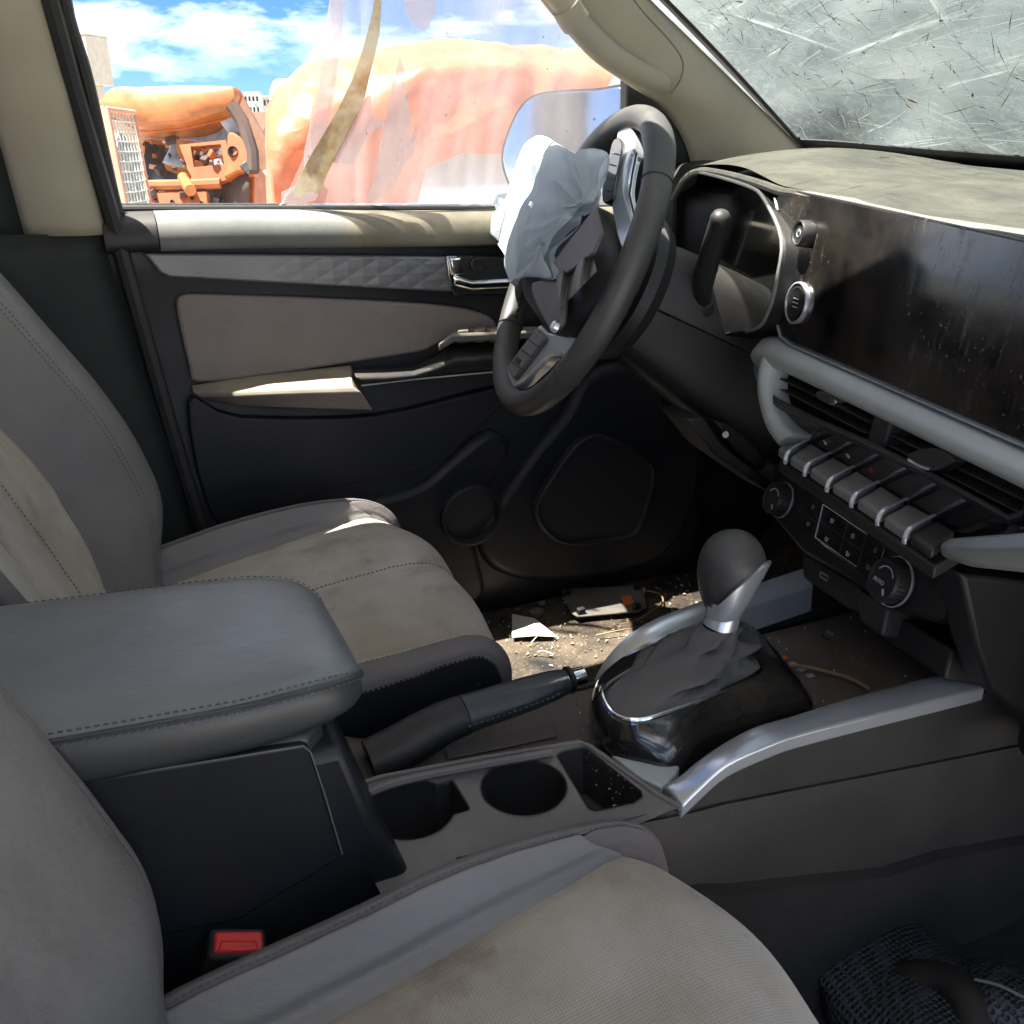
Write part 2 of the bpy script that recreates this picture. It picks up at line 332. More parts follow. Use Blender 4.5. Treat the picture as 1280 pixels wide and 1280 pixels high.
# side trim strip: embossed lozenges
t = NT('embossed_grey'); p = t.n('ShaderNodeSeparateXYZ', {0: t.pos()}); X, Z = p.outputs['X'], p.outputs['Z']
def tri(e): return t.math('PINGPONG', e, 1.0)
a = tri(t.math('MULTIPLY', t.math('ADD', X, t.math('MULTIPLY', Z, 1.9)), 46.0)); b = tri(t.math('MULTIPLY', t.math('SUBTRACT', X, t.math('MULTIPLY', Z, 1.9)), 46.0)); hgt = t.math('MULTIPLY', t.math('SMOOTH_MIN' if False else 'MINIMUM', a, b), t.n('ShaderNodeMapRange', {'Value': X, 'From Min': -.36, 'From Max': -.18}).outputs[0])
t.bsdf(Base_Color=t.mix(t.ramp(t.noise(8, 6), .3, .7), (.13, .13, .135), (.19, .19, .19)), Roughness=.42, Metallic=.3, Normal=t.bump(hgt, .45, .0028))
t = NT('speaker_mesh'); v = t.n('ShaderNodeTexVoronoi', {'Vector': t.pos(), 'Scale': 420.0, 'Randomness': 0.0}); hl = t.ramp(v.outputs['Distance'], .25, .4)
t.bsdf(Base_Color=t.mix(hl, (.002, .002, .002), (.016, .016, .018)), Roughness=.6, Normal=t.bump(hl, .5, .001))
t = NT('dusty_ledge_pad'); pz = t.n('ShaderNodeSeparateXYZ', {0: t.pos()}); edge = t.math('ADD', pz.outputs['X'], t.math('MULTIPLY', t.noise(30, 5), .03))  # ledge pad: cleaner grey at the rear, brown dirt towards the front
st = t.n('ShaderNodeMapRange', {'Value': edge, 'From Min': -.197, 'From Max': -.175}).outputs[0]; g = t.noise(9, 8, .7)
c = t.mix(st, t.mix(t.ramp(g, .3, .7), (.10, .105, .10), (.17, .17, .155)), t.mix(t.ramp(g, .36, .66), (.115, .103, .07), (.21, .19, .135)))
t.bsdf(Base_Color=c, Roughness=.85, Normal=t.bump(t.noise(700, 4), .3, .001))

# ------------------------------------------------------------------ cabin shell
cab = thing('truck_cabin', 'worn beige and black body shell of a pickup truck cabin seen from inside', 'truck cabin', (-.3, 0, -.05))
# floor pan with carpet, driver side and passenger side, joined by the tunnel
def floor_z(x, y):
    z = .072
    z += .30 * smooth01((x - .52) / .30)
    z += .10 * smooth01((.17 - abs(y)) / .06) * (1 - smooth01((x - .5) / .3) * .3)
    z += .004 * noise.noise(Vector((x * 9, y * 9, 1)))
    return z
grid('floor_carpet', lambda u, v: (-1.55 + 2.4 * u, -.72 + 1.44 * v, floor_z(-1.55 + 2.4 * u, -.72 + 1.44 * v)), 90, 70, 'carpet', cab)
box('firewall', (.86, 0, .45), (.02, 1.46, .72), 'carpet_clean', cab)
def roof(dz):
    def f(u, v):
        y = -.545 + 1.11 * v; x = -.11 - 1.5 * u
        return (x + .03 * (1 - (y / .62) ** 2), y, 1.205 + dz - .05 * (y / .62) ** 2 + .02 * math.sin(math.pi * u))
    return f
grid('headliner', roof(0), 20, 20, 'headliner', cab, solid=.004)
plain('white_paint', (.78, .78, .76), .3, coat=.6, grain=20, gs=.01)
grid('roof_skin', roof(.03), 20, 20, 'white_paint', cab, solid=.002)
loft('roof_rail', [[(-.11 - 1.5 * u, .517 + dy, 1.155 + dz) for dy, dz in ((0, 0), (.045, -.02), (.055, .015), (.03, .04))] for u in (0, .25, .5, .75, 1)], 'beige_trim', cab, bevel=.008)  # out of view; edge placed to bound the sun patches inside
prism('rear_sun_block', [(-.62, .545, 1.19), (-.62, .765, 1.105), (-1.61, .765, 1.105), (-1.61, .545, 1.19)], (0, 0, .02), 'white_paint', cab, bevel=.004)  # unseen panel added to keep sun off the rear of the driver seat
box('rear_wall', (-1.62, 0, .35), (.03, 1.46, .8), 'charcoal', cab)
# B pillar: light upper trim, dark lower trim
Fp = [at(52, -150, y=.575), at(56, 0, y=.615), at(82, 90, y=.645), at(111, 195, y=.67), at(136, 293, y=.685)]
Gp = [at(-120, -150, y=.575), at(-70, 0, y=.615), at(-30, 90, y=.645), at(2, 190, y=.67), at(30, 294, y=.685)]
def pillar(u, v):
    i = min(int(u * 4), 3); f = u * 4 - i; a = Fp[i].lerp(Fp[i + 1], f); b = Gp[i].lerp(Gp[i + 1], f); p = a.lerp(b, v)
    p.y -= .03 * math.sin(math.pi * min(max(v, 0), 1)) ** .6 - .012; return p
grid('pillar_trim', pillar, 24, 14, 'beige_trim', cab, solid=.006, offset=1)
def pl_low(u, v):
    a = at(126, 292, y=.69).lerp(at(262, 715, y=.685), u) if u < 1 else at(262, 715, y=.685)
    b = Vector((-.95, .70, a.z + .02)); p = a.lerp(b, v); p.y -= .035 * math.sin(math.pi * min(v * 1.6, 1) * .5) ** .5 * (1 - .2 * u); return p
grid('pillar_lower_trim', pl_low, 14, 16, 'pillar_dark', cab, solid=.006, offset=1)
prism('rear_side_panel', [(-1.6, .740, .02), (-.53, .740, .02), (-.545, .740, .74), (-.57, .740, .90), (-.60, .740, 1.12), (-1.6, .740, 1.12)], (0, .02, 0), 'pillar_dark', cab, bevel=.004)
# rubber door seals
tube('door_seal', [at(x, y, y=v) for x, y, v in ((58, -140, .59), (62, 0, .625), (92, 110, .66), (137, 262, .69), (160, 345, .69), (212, 530, .69), (268, 715, .685))], .0105, 'rubber', cab, n=8)
# sill under the door
box('door_sill', (-.05, .735, .06), (1.1, .05, .07), 'charcoal', cab, bevel=.012)
prism('kick_panel', [(.36, .70, .05), (.84, .70, .05), (.84, .70, .78), (.40, .70, .78)], (0, .02, 0), 'charcoal_clean', cab)

# windscreen: bottom edge on the dash, left edge along the A pillar
WB = catmull([(.565, .672, .8135), (.60, .61, .811), (.635, .50, .804), (.665, .28, .795), (.675, 0, .79), (.665, -.28, .795), (.635, -.50, .804), (.60, -.61, .811), (.565, -.672, .8135)], 6, False)
def wtop(p): return Vector((p.x - .676, p.y * .82, p.z + .39))
def wpt(s, v, off=0.0):
    p = WB[int(round(s * (len(WB) - 1)))]; q = p.lerp(wtop(p), v); q += Vector((.50, 0, .866)) * (.012 * math.sin(math.pi * v) + off); return q
nW = len(WB) - 1
ws = thing('windshield', 'cracked and scratched dirty windshield above the dashboard', 'windshield', (.6, 0, .79))
grid('glass', lambda u, v: wpt(u, v), nW, 24, 'broken_glass', ws)
# black ceramic border on the inside of the glass
def border():
    bm = bmesh.new(); outer = [wpt(i / nW, 1, -.004) for i in ()]
    o, q = [], []
    for v in [1 - k / 20 for k in range(21)]:
        o.append(wpt(0, v, -.004)); q.append(wpt(0, v, -.004) + Vector((0, -.016, 0)))
    for i in range(1, nW):
        o.append(wpt(i / nW, .0, -.004)); q.append(wpt(i / nW, .045, -.004))
    for v in [k / 20 for k in range(21)]:
        o.append(wpt(1, v, -.004)); q.append(wpt(1, v, -.004) + Vector((0, .016, 0)))
    q[20] = wpt(1 / nW, .05, -.004); q[20].y = q[19].y - .002
    return bm_loft(bm, [o, q], False, False)
finish('border', border(), 'rubber', ws, solid=.003)
def slivers(name, n, lens, wid, dirs, mat, seed, vlim=(.03, .60)):
    rnd = random.Random(seed); bm = bmesh.new(); nrm = Vector((.50, 0, .866)); ex = Vector((0, 1, 0)); ey = Vector((-.866, 0, .5))
    for _ in range(n):
        p = wpt(rnd.uniform(.0, .62), rnd.uniform(*vlim) ** 1.0, -.0022); a = R(rnd.choice(dirs) + rnd.gauss(0, 9)); l_ = rnd.uniform(*lens) * rnd.random(); w_ = rnd.uniform(*wid); d_ = ex * math.cos(a) + ey * math.sin(a); e_ = nrm.cross(d_) * w_
        k = d_.cross(nrm) * rnd.uniform(-.06, .06) * l_
        pts = [p - d_ * l_, p + k, p + d_ * l_]
        if any(abs(q.y) > .60 or q.z < .81 for q in pts): continue
        v_ = [bm.verts.new(q) for q in (pts[0], pts[1] + e_, pts[2], pts[1] - e_)]; bm.faces.new(v_)
    o = finish(name, bm, mat, ws, smooth=False); o['kind'] = 'stuff'; return o
def bright(name, col):
    t = NT(name); t.link(t.n('ShaderNodeMixShader', {0: .5, 1: t.n('ShaderNodeBsdfTranslucent', {'Color': col + (1,)}).outputs[0], 2: t.n('ShaderNodeBsdfDiffuse', {'Color': col + (1,)}).outputs[0]}).outputs[0], t.out.inputs[0])
bright('scratch_white', (.46, .50, .49)); bright('scratch_pale', (.27, .31, .30))
slivers('long_scratches', 260, (.04, .42), (.0003, .0010), (-14, -8, -20, 8), 'scratch_white', 3)
slivers('short_scratches', 900, (.006, .06), (.0003, .0011), (-14, 35, 70, -60, 10, 100), 'scratch_pale', 5)
slivers('cracks', 420, (.008, .07), (.00025, .0007), (-14, 40, 95, -50), 'rubber', 9)
slivers('dirt_flakes', 260, (.002, .012), (.0006, .0022), (0, 40, 80, 120), 'twig', 12)

# A pillar trim between window frame and windscreen, with its grab handle
Lp = [at(600, -110, y=.565), at(679, 0, y=.60), at(704, 29, y=.608), at(747, 73, y=.622), at(786, 103, y=.638), at(828, 131, y=.652), at(853, 170, y=.662), at(866, 212, y=.668), at(872, 250, y=.672)]
Lp = catmull(Lp, 5, False)
def apil(u, v):
    p = Lp[min(int(round(u * (len(Lp) - 1))), len(Lp) - 1)]
    v0 = interp([.70, .79, .90, 1.0, 1.12], [-.12, -.05, .20, .475, .80], p.z)
    q = wpt(0, 0, -.006).lerp(wpt(0, 1, -.006), v0) + Vector((0, -.004, 0)); m = p.lerp(q, v)
    b = math.sin(math.pi * v); m += Vector((-.35, -.55, -.1)).normalized() * (.030 * b ** .8); return m
grid('pillar_trim', apil, len(Lp) - 1, 14, 'beige_trim', cab, solid=.004, offset=1)
hp = [at(x, y, y=v) for x, y, v in ((640, -60, .555), (696, -8, .56), (720, 28, .565), (757, 66, .575), (796, 91, .592), (822, 101, .612), (838, 112, .64))]
hp = catmull(hp, 5, False); n_h = len(hp)
gh = tube('grab_handle', hp, [.0135 + .0035 * math.sin(math.pi * i / n_h) - .0045 * smooth01((i - n_h + 6) / 6) for i in range(n_h)], 'beige_trim', cab, n=14)
tube('handle_shade_line', catmull([at(x, y, y=v) for x, y, v in ((772, -30, .540), (800, 10, .545), (838, 52, .560), (853, 76, .572), (851, 98, .590), (838, 118, .612))], 6, False), .0012, 'groove_shade', cab, n=6)  # thin raised line painted as the shade of the handle groove
tube('handle_sleeve', [hp[7], hp[8], hp[9], hp[10]], .0195, 'beige_trim', cab, n=16)

# ------------------------------------------------------------------ driver door
door = thing('car_door', 'dusty dark grey front door of the driver side with pull armrest and window opening', 'door', (-.05, .71, .06))
dz = [.06, .12, .30, .36, .50, .60, .64, .69, .735]; dy = [.705, .69, .690, .695, .712, .715, .712, .705, .712]
def panel(u, v):
    z = .06 + .675 * v; x = -.53 + .97 * u
    y = interp(dz, dy, z) + .004 * noise.noise(Vector((x * 3, 0, z * 3)))
    return (x, y, z)
grid('inner_panel', panel, 40, 40, 'door_dark', door, solid=.01, offset=1)
# cushioned ledge under the window
def ledge(xa, xb, name, mat, n=24):
    sec = [(.745, .742), (.728, .7465), (.705, .744), (.688, .736), (.680, .722), (.680, .706), (.690, .699), (.720, .699)]
    sec = catmull([(0, a, b) for a, b in sec], 4, False)
    def zoff(x): return -.015 * smooth01((x + .45) / .5) * .9
    loft(name, [[(xa + (xb - xa) * i / n, p.y, p.z + zoff(xa + (xb - xa) * i / n)) for p in sec] for i in range(n + 1)], mat, door, closed=True)
ledge(-.44, .40, 'window_ledge', 'dusty_ledge_pad'); ledge(-.505, -.4415, 'ledge_end_cap', 'charcoal', 6)
tube('belt_seal', [at(140, 261, y=.735), at(380, 260.5, y=.735), at(640, 260.5, y=.735), at(850, 262, y=.735)], .0042, 'rubber', door, n=8)
tube('belt_moulding', [at(146, 256.5, y=.75), at(380, 256.5, y=.75), at(640, 257, y=.75), at(850, 259, y=.75)], .0028, 'chrome', door, n=8)
tube('window_frame', catmull([at(x, y, y=v) for x, y, v in ((72, -140, .60), (80, 0, .635), (108, 100, .667), (143, 255, .70), (150, 268, .70))], 5, False), .0085, 'rubber', door, n=10)
prism('mirror_corner_cover', [at(x, y, y=v) for x, y, v in ((783, 98, .655), (800, 104, .655), (842, 140, .66), (870, 190, .665), (892, 262, .67), (783, 262, .67))], (0, .02, 0), 'charcoal_clean', door, bevel=.003)
def dpoly(pts, y, n=5, closed=True): return catmull([at(a, b, y=y) for a, b in pts], n) if n > 1 else [at(a, b, y=y) for a, b in pts]
prism('trim_strip', dpoly([(180, 317), (186, 316.5), (330, 318), (560, 321), (563, 340), (567, 365), (480, 361), (330, 353), (212, 347), (200, 341)], .690, 1), (0, .015, 0), 'embossed_grey', door, bevel=.004, seg=3)
prism('insert_pad', dpoly([(221, 378), (232, 369), (260, 368.5), (400, 373), (540, 381), (595, 389), (619, 402), (616, 420), (570, 424), (545, 431), (525, 440), (450, 452), (330, 470), (248, 478), (238, 462), (228, 420)], .698, 3), (0, .02, 0), 'door_insert', door, bevel=.006, seg=3)
# armrest: a wedge that stands out from the door and runs on into the pull handle
def arm_sec(px_top, px_bot, y_in):
    a, b = px_top, px_bot; return [at(a[0], a[1], y=.705), at(a[0] + 2, a[1] + (b[1] - a[1]) * .36, y=y_in + .014), at(a[0] + 3, a[1] + (b[1] - a[1]) * .5, y=y_in + .003), at(a[0] * .5 + b[0] * .5, a[1] * .5 + b[1] * .5 + 6, y=y_in), at(b[0], b[1], y=y_in + .012), at(b[0], b[1] + 1, y=.705)]
loft('armrest', [arm_sec((238, 481), (262, 500), .690), arm_sec((285, 473), (300, 507), .660), arm_sec((340, 466), (350, 509), .642), arm_sec((400, 460), (410, 511), .636), arm_sec((438, 456), (466, 512), .636)], 'armrest_dusty', door, bevel=.004, seg=3)
loft('pull_handle', [arm_sec((440, 461), (462, 480), .640), arm_sec((480, 460), (490, 479), .642), arm_sec((515, 458), (520, 475), .645), arm_sec((545, 444), (550, 470), .648), arm_sec((566, 430), (570, 466), .650), arm_sec((640, 424), (645, 461), .652), arm_sec((740, 420), (740, 452), .656)], 'charcoal', door, bevel=.004, seg=3)
plain('dusty_cap', (.10, .095, .085), .6, dust=.95, dustcol=(.42, .37, .27), dscale=14)
sw = prism('switch_panel', [Vector(p) for p in (at(548, 440, y=.652), at(567, 429, y=.655), at(730, 421, y=.655), at(730, 416, y=.70), at(580, 422, y=.70), at(560, 430, y=.70))], (0, 0, .012), 'dusty_cap', door, bevel=.0025)
for k, x0 in enumerate((572, 592, 612, 632)):
    pts = [at(x0, 430 - k * .8, y=.664), at(x0 + 14, 429 - k * .8, y=.664), at(x0 + 16, 425 - k * .6, y=.69), at(x0 + 3, 426 - k * .6, y=.69)]
    prism('window_switch', pts, (0, 0, .020), 'dusty_cap', sw, bevel=.002)
tube('piping_line', [at(452, 482, y=.648), at(520, 474, y=.650), at(640, 463, y=.656)], .0012, 'soft_silver', door, n=6)
# release handle
hb = prism('handle_recess', dpoly([(558, 319), (640, 322), (655, 330), (655, 368), (568, 369), (561, 345)], .688, 1), (0, .012, 0), 'black_hole', door, bevel=.003)
tube('recess_rim', [at(a, b, y=.6865) for a, b in ((655, 367), (569, 368), (561, 345), (558.5, 321), (575, 320))], .0018, 'chrome', hb, n=6)
prism('lock_lever', dpoly([(562, 322), (577, 322), (581, 343), (566, 346)], .676, 1), (0, .010, 0), 'chrome', door, bevel=.003)
lv = loft('door_handle', [[at(a, b + d, y=y_) for d, y_ in ((-6, .672), (0, .664), (8, .668), (9, .680), (-5, .682))] for a, b in ((567, 349), (575, 351), (590, 355), (605, 354), (650, 352))], 'chrome', door, bevel=.003, seg=3)
lathe('lock_button', at(596, 331, y=.686), (0, -1, 0), [(.011, -.004), (.011, .003), (.008, .004), (.006, .001), (.001, .001)], 'charcoal', door)
# lower mouldings, pocket and loudspeaker
prism('lower_panel', dpoly([(236, 505), (300, 522), (470, 520), (600, 490), (640, 486), (600, 535), (555, 570), (500, 592), (400, 615), (280, 665)], .6865, 4), (0, .02, 0), 'door_dark', door, bevel=.012, seg=4)
prism('map_pocket', dpoly([(330, 700), (420, 640), (520, 610), (565, 575), (612, 540), (640, 560), (615, 610), (588, 660), (600, 700), (590, 760), (380, 780)], .679, 4), (0, .03, 0), 'door_dark', door, bevel=.014, seg=4)
pod = prism('speaker_pod', dpoly([(598, 668), (625, 628), (668, 565), (705, 520), (735, 470), (790, 455), (870, 470), (880, 560), (868, 640), (820, 705), (700, 730), (620, 715)], .676, 5), (0, .03, 0), 'door_dark', door, bevel=.018, seg=4)
sp = [(671, 634), (690, 597), (717, 560), (740, 546), (765, 551), (803, 573), (815, 590), (808, 630), (795, 662), (775, 672), (712, 678), (682, 662)]
ring = dpoly(sp, .668, 5); ce = sum(ring, Vector()) / len(ring); rim = []
for sct in ((1.06, .673), (1.045, .663), (1.0, .661), (.965, .665), (.955, .672)): rim.append([ce + (p - ce) * sct[0] + Vector((0, sct[1] - .668, 0)) for p in ring])
gr = loft('speaker_ring', rim, 'charcoal', door, cap=False)
prism('speaker_grille', [ce + (p - ce) * .965 for p in ring], (0, .004, 0), 'speaker_mesh', door, bevel=0)
lathe('bottle_holder', at(590, 645, y=.670), (0, -1, 0), [(.052, -.01), (.052, .002), (.047, .004), (.045, .0), (.043, -.008), (.001, -.009)], 'black_hole', door)

# ------------------------------------------------------------------ dashboard
dash = thing('dashboard', 'dust covered dashboard with large black display, air vents and climate controls', 'dashboard', (.4, 0, .2))
DN = Vector((-.970, .206, .12)).normalized(); DP0 = Vector((.12, .16, .65)); DD = Vector((-.208, -.978, 0))
def D(px, py, off=0.0): return atp(px, py, DP0 + DN * off, DN)
def dpl(pts, off=0.0, n=1): return catmull([D(a, b, off) for a, b in pts], n) if n > 1 else [D(a, b, off) for a, b in pts]
# body behind the facia, one section per station across the car
ST = [(.70, .28), (.55, .30), (.45, .30), (.30, .27), (.20, .21), (.16, .185), (-.05, .14), (-.22, .10), (-.32, .09), (-.50, .12), (-.70, .15)]
def dsec(y, xf):
    c = .02 if y < .14 else 0
    return [(.66, y, .775), (.45, y, .783), (xf + .04, y, .775), (xf + .005, y, .765), (xf, y, .74), (xf + .005, y, .60), (xf + .03, y, .53), (xf + .07, y, .44), (xf + .09 - c, y, .36), (.40, y, .33), (.84, y, .40), (.84, y, .70)]
loft('dash_body', [dsec(*s) for s in ST], 'charcoal_clean', dash, bevel=.006)
# dusty upper pad, running from the windscreen to the edge over the screens
FE = [at(842, 246, y=.60), at(856, 222, y=.545), at(874, 211, y=.515), at(902, 214, y=.43), at(928, 220, y=.345), at(955, 228, y=.24), D(978, 236, .004), D(1005, 240, .002), D(1100, 259.5), D(1280, 297), D(1420, 326), D(1600, 363), D(1900, 425)]
FE[-3:] = [Vector((.01, -.36, .786)), Vector((.03, -.50, .785)), Vector((.07, -.68, .78))]
FE = catmull(FE, 5, False)
def toppad(u, v):
    p = FE[int(round(u * (len(FE) - 1)))]; s = min(max((.672 - p.y) / 1.344, 0), 1)
    q = WB[int(round(s * nW))] + Vector((.03, 0, -.006)); m = p.lerp(q, v)
    hump = .020 * math.exp(-((m.y - .36) / .16) ** 2) * math.sin(math.pi * min(v * 1.3 + .12, 1)) ** .7
    m.z += .010 * math.sin(math.pi * v) + hump - .013 * (1 - min(v / .05, 1)) ** 2 * 0
    # shallow bin over the middle of the dash
    du = max(abs(m.x - .19) / .10, abs(m.y + .12) / .17); m.z -= .007 * smooth01((1.06 - du) / .14)
    return m
grid('upper_pad', toppad, len(FE) - 1, 60, 'dash_top', dash)
tube('pad_front_edge', [p + Vector((0, 0, -.003)) for p in FE], .0048, 'dash_top', dash, n=8)

# central display: one black slab of glass
t = NT('dirty_screen'); pz = t.pos(); drip = t.ramp(t.noise(60, 6, .7, stretch=(1.5, 1.5, .25)), .54, .72); sm = t.ramp(t.noise(9, 7, .65), .38, .75); dots = t.ramp(t.noise(240, 2), .66, .72)
zone = t.ramp(t.noise(7, 4), .46, .66); f1 = t.math('MULTIPLY', t.math('ADD', t.math('MULTIPLY', drip, .42), t.math('MULTIPLY', dots, .55)), zone)
ff = t.math('ADD', f1, t.math('MULTIPLY', sm, .15), True)
t.bsdf(Base_Color=t.mix(ff, (.0035, .0035, .004), (.20, .16, .115)), Roughness=t.math('ADD', t.math('MULTIPLY', ff, 1.2), .10, True), Coat_Weight=.25, Coat_Roughness=.08)
disp = prism('display', dpl([(970, 248), (976, 240), (984, 235.5), (1000, 238.5), (1280, 299), (1420, 329), (1405, 614), (1280, 555), (990, 429), (978, 420), (973, 405), (979, 340), (981, 300)], .006), -DN * .018, 'dirty_screen', dash, bevel=.0022, seg=3)
tube('display_frame', dpl([(1405, 616), (1280, 557), (989, 431), (976, 421), (971.5, 405), (977.5, 340), (980, 302), (969, 248)], .003), .0018, 'satin_silver', disp, n=6)
def knob_d(px, py, prof, mat, par, **k): return lathe('knob', D(px, py, .006), DN, prof, mat, par, **k)
vk = lathe('volume_knob', D(1012, 293, .006), DN, [(.0125, 0), (.013, .002), (.0125, .012), (.0115, .0135), (.010, .013), (.0095, .0115), (.0005, .0115)], 'charcoal', disp)
lathe('knob_ring', D(1012, 293, .006) + DN * .0105, DN, [(.0098, 0), (.0112, .0005), (.0112, .0022), (.0098, .0022), (.0098, 0)], 'satin_silver', vk, cap=False)
def text(name, s, p, X, Y, size, mat, par, th=.0003):
    cu = bpy.data.curves.new(name, 'FONT'); cu.body = s; cu.size = size; cu.align_x = 'CENTER'; cu.align_y = 'CENTER'; cu.extrude = th
    tmp = bpy.data.objects.new('tmp', cu); COL.objects.link(tmp); dg = bpy.context.evaluated_depsgraph_get()
    me = bpy.data.meshes.new_from_object(tmp.evaluated_get(dg)); bpy.data.objects.remove(tmp); bpy.data.curves.remove(cu)
    N_ = X.cross(Y); bm = bmesh.new(); bm.from_mesh(me); bpy.data.meshes.remove(me)
    bm.transform(Matrix(((X.x, Y.x, N_.x, p.x), (X.y, Y.y, N_.y, p.y), (X.z, Y.z, N_.z, p.z), (0, 0, 0, 1))))
    return finish(name, bm, mat, par, smooth=False)
DX = (DD - DN * DN.dot(DD)).normalized(); DY = DN.cross(DX).normalized()
def arc(p, r_, X, Y, a0, a1, n=14): return [p + X * (r_ * math.cos(R(a0 + (a1 - a0) * i / n))) + Y * (r_ * math.sin(R(a0 + (a1 - a0) * i / n))) for i in range(n + 1)]
kp = D(1012, 293, .006) + DN * .0118; tube('power_mark', arc(kp, .0035, DX, DY, 120, 420), .0005, 'print_grey', vk, n=5); tube('power_mark', [kp + DY * .001, kp + DY * .0045], .0005, 'print_grey', vk, n=5)
sb = lathe('start_button', D(999, 379, .006), DN, [(.0205, 0), (.021, .002), (.0205, .0045), (.019, .005), (.0186, .001)], 'satin_silver', disp, n=40, cap=False)
lathe('button_gap', D(999, 379, .006), DN, [(.0188, .001), (.0188, .0030), (.0165, .0030)], 'black_hole', sb, n=40)
lathe('button_ring', D(999, 379, .006), DN, [(.0165, .001), (.0165, .0042), (.0145, .0046), (.0135, .0040), (.0005, .0038)], 'charcoal_clean', sb, n=40)
for k, wd in enumerate((.009, .011, .009)): tube('button_mark', [D(999, 379, .006) + DN * .0044 + DY * (.004 - k * .004) - DX * wd / 2, D(999, 379, .006) + DN * .0044 + DY * (.004 - k * .004) + DX * wd / 2], .0005, 'print_grey', sb, n=5)

# instrument cluster in its hooded recess
CN = Vector((-.925, .36, .11)).normalized(); CP0 = Vector((.125, .168, .76))
def Cc(px, py, off=0.0): return atp(px, py, CP0 + CN * off, CN)
co = [(842, 246), (858, 222), (874, 215), (940, 233), (962, 250), (984, 300), (978, 352), (967, 392), (950, 412), (900, 420), (850, 405), (834, 330)]
co = [(p.x, p.y) for p in catmull([(a, b, 0) for a, b in co], 4)]
ce2 = sum((Cc(a, b) for a, b in co), Vector()) / len(co)
def cring(s, off): return [ce2 + (Cc(a, b) - ce2) * s + CN * off for a, b in co]
clu = loft('cluster_hood', [cring(1.0, -.03), cring(1.005, .004), cring(.985, .008), cring(.965, .004), cring(.93, -.045)], 'charcoal_clean', dash, cap=False, bevel=.002)
finish('cluster_screen', bm_prism(bmesh.new(), cring(.94, -.045), -CN * .006), 'gloss_black', dash)
tube('cluster_trim', [ce2 + (Cc(a, b) - ce2) * 1.0 + CN * .006 for a, b in co[8:34]], .0020, 'key_grey', clu, n=6)
prism('dash_end_cap', [at(842, 246, y=.60), at(875, 207, y=.60), at(900, 200, y=.62), at(900, 300, y=.62), at(840, 330, y=.60)], (0, .06, 0), 'charcoal', dash, bevel=.006)

# padded silver bar under the display
def bar_ring(t_, b_, off):
    T, B = D(t_[0], t_[1], off), D(b_[0], b_[1], off); m = (T + B) / 2; n_ = DN
    return [T - n_ * .03, T - n_ * .004, T.lerp(B, .08) + n_ * .004, T.lerp(B, .3) + n_ * .011, m + n_ * .013, T.lerp(B, .72) + n_ * .010, T.lerp(B, .93) + n_ * .003, B - n_ * .006, B - n_ * .03]
bars = [((953, 428), (950, 462), -.012), ((958, 420), (958, 460), -.002), ((972, 422), (975, 464), 0), ((990, 432), (1000, 476), 0), ((1100, 481), (1108, 528), 0), ((1280, 561), (1280, 613), 0), ((1420, 623), (1415, 680), 0)]
loft('padded_bar', [bar_ring(*b) for b in bars], 'soft_silver', dash, angle=60)
prism('bar_end', dpl([(950, 432), (958, 424), (960, 462), (952, 484), (944, 474), (942, 455)], -.008, 4), -DN * .03, 'bracket_silver', dash, bevel=.006, seg=4)

# air vents
prism('vent_back', dpl([(962, 455), (1430, 680), (1420, 745), (964, 500)], -.034), -DN * .004, 'black_hole', dash, bevel=0)
def slat(a, b, name='vent_slat'):
    A, B = D(*a, -.010), D(*b, -.010); bm = bmesh.new(); bm_box(bm, (A + B) / 2 - DN * .008, ((B - A).length, .0016, .022), (B - A).normalized(), DY, DN); return finish(name, bm, 'charcoal', dash, bevel=.0006)
for a, b in (((972, 471), (1088, 527)), ((972, 484), (1083, 541)), ((1108, 540), (1290, 629)), ((1104, 552), (1285, 645)), ((1102, 563), (1280, 660))): slat(a, b)
prism('vent_divider', dpl([(1094, 514), (1114, 524), (1103, 566), (1082, 554)], -.004), -DN * .028, 'charcoal', dash, bevel=.002)
def tab(pts, off, mat): return prism('vent_tab', dpl(pts, off, 3), -DN * .012, mat, dash, bevel=.002, seg=3)
tab([(1020, 491), (1026, 489), (1042, 497), (1044, 504), (1038, 507), (1021, 498)], -.004, 'chrome')
tab([(1134, 569), (1150, 562), (1172, 561), (1192, 574), (1184, 582), (1162, 590), (1138, 582)], .004, 'charcoal')
tube('vent_tab_trim', dpl([(1136, 575), (1150, 583), (1163, 587)], .006), .0014, 'chrome', dash, n=6)
loft('vent_lip', [[D(a, b - 7, -.008), D(a, b - 6, .004), D(a, b, .010), D(a, b + 6, .004), D(a, b + 6, -.02), D(a, b - 7, -.02)] for a, b in ((966, 499), (975, 506), (1025, 530), (1084, 556), (1150, 588), (1262, 650), (1278, 645), (1284, 615))], 'charcoal', dash, bevel=.001)
so_ = catmull([D(a, b, .004) for a, b in ((955, 446), (951, 470), (951, 495), (957, 525), (965, 545), (975, 558))], 5, False); si_ = catmull([D(a, b, .004) for a, b in ((966, 449), (963, 470), (964, 492), (972, 517), (981, 532), (995, 543))], 5, False)
loft('side_trim', [[a - DN * .02, a, a.lerp(b, .3) + DN * .007, a.lerp(b, .7) + DN * .007, b, b - DN * .02] for a, b in zip(so_, si_)], 'soft_silver', dash, angle=50)

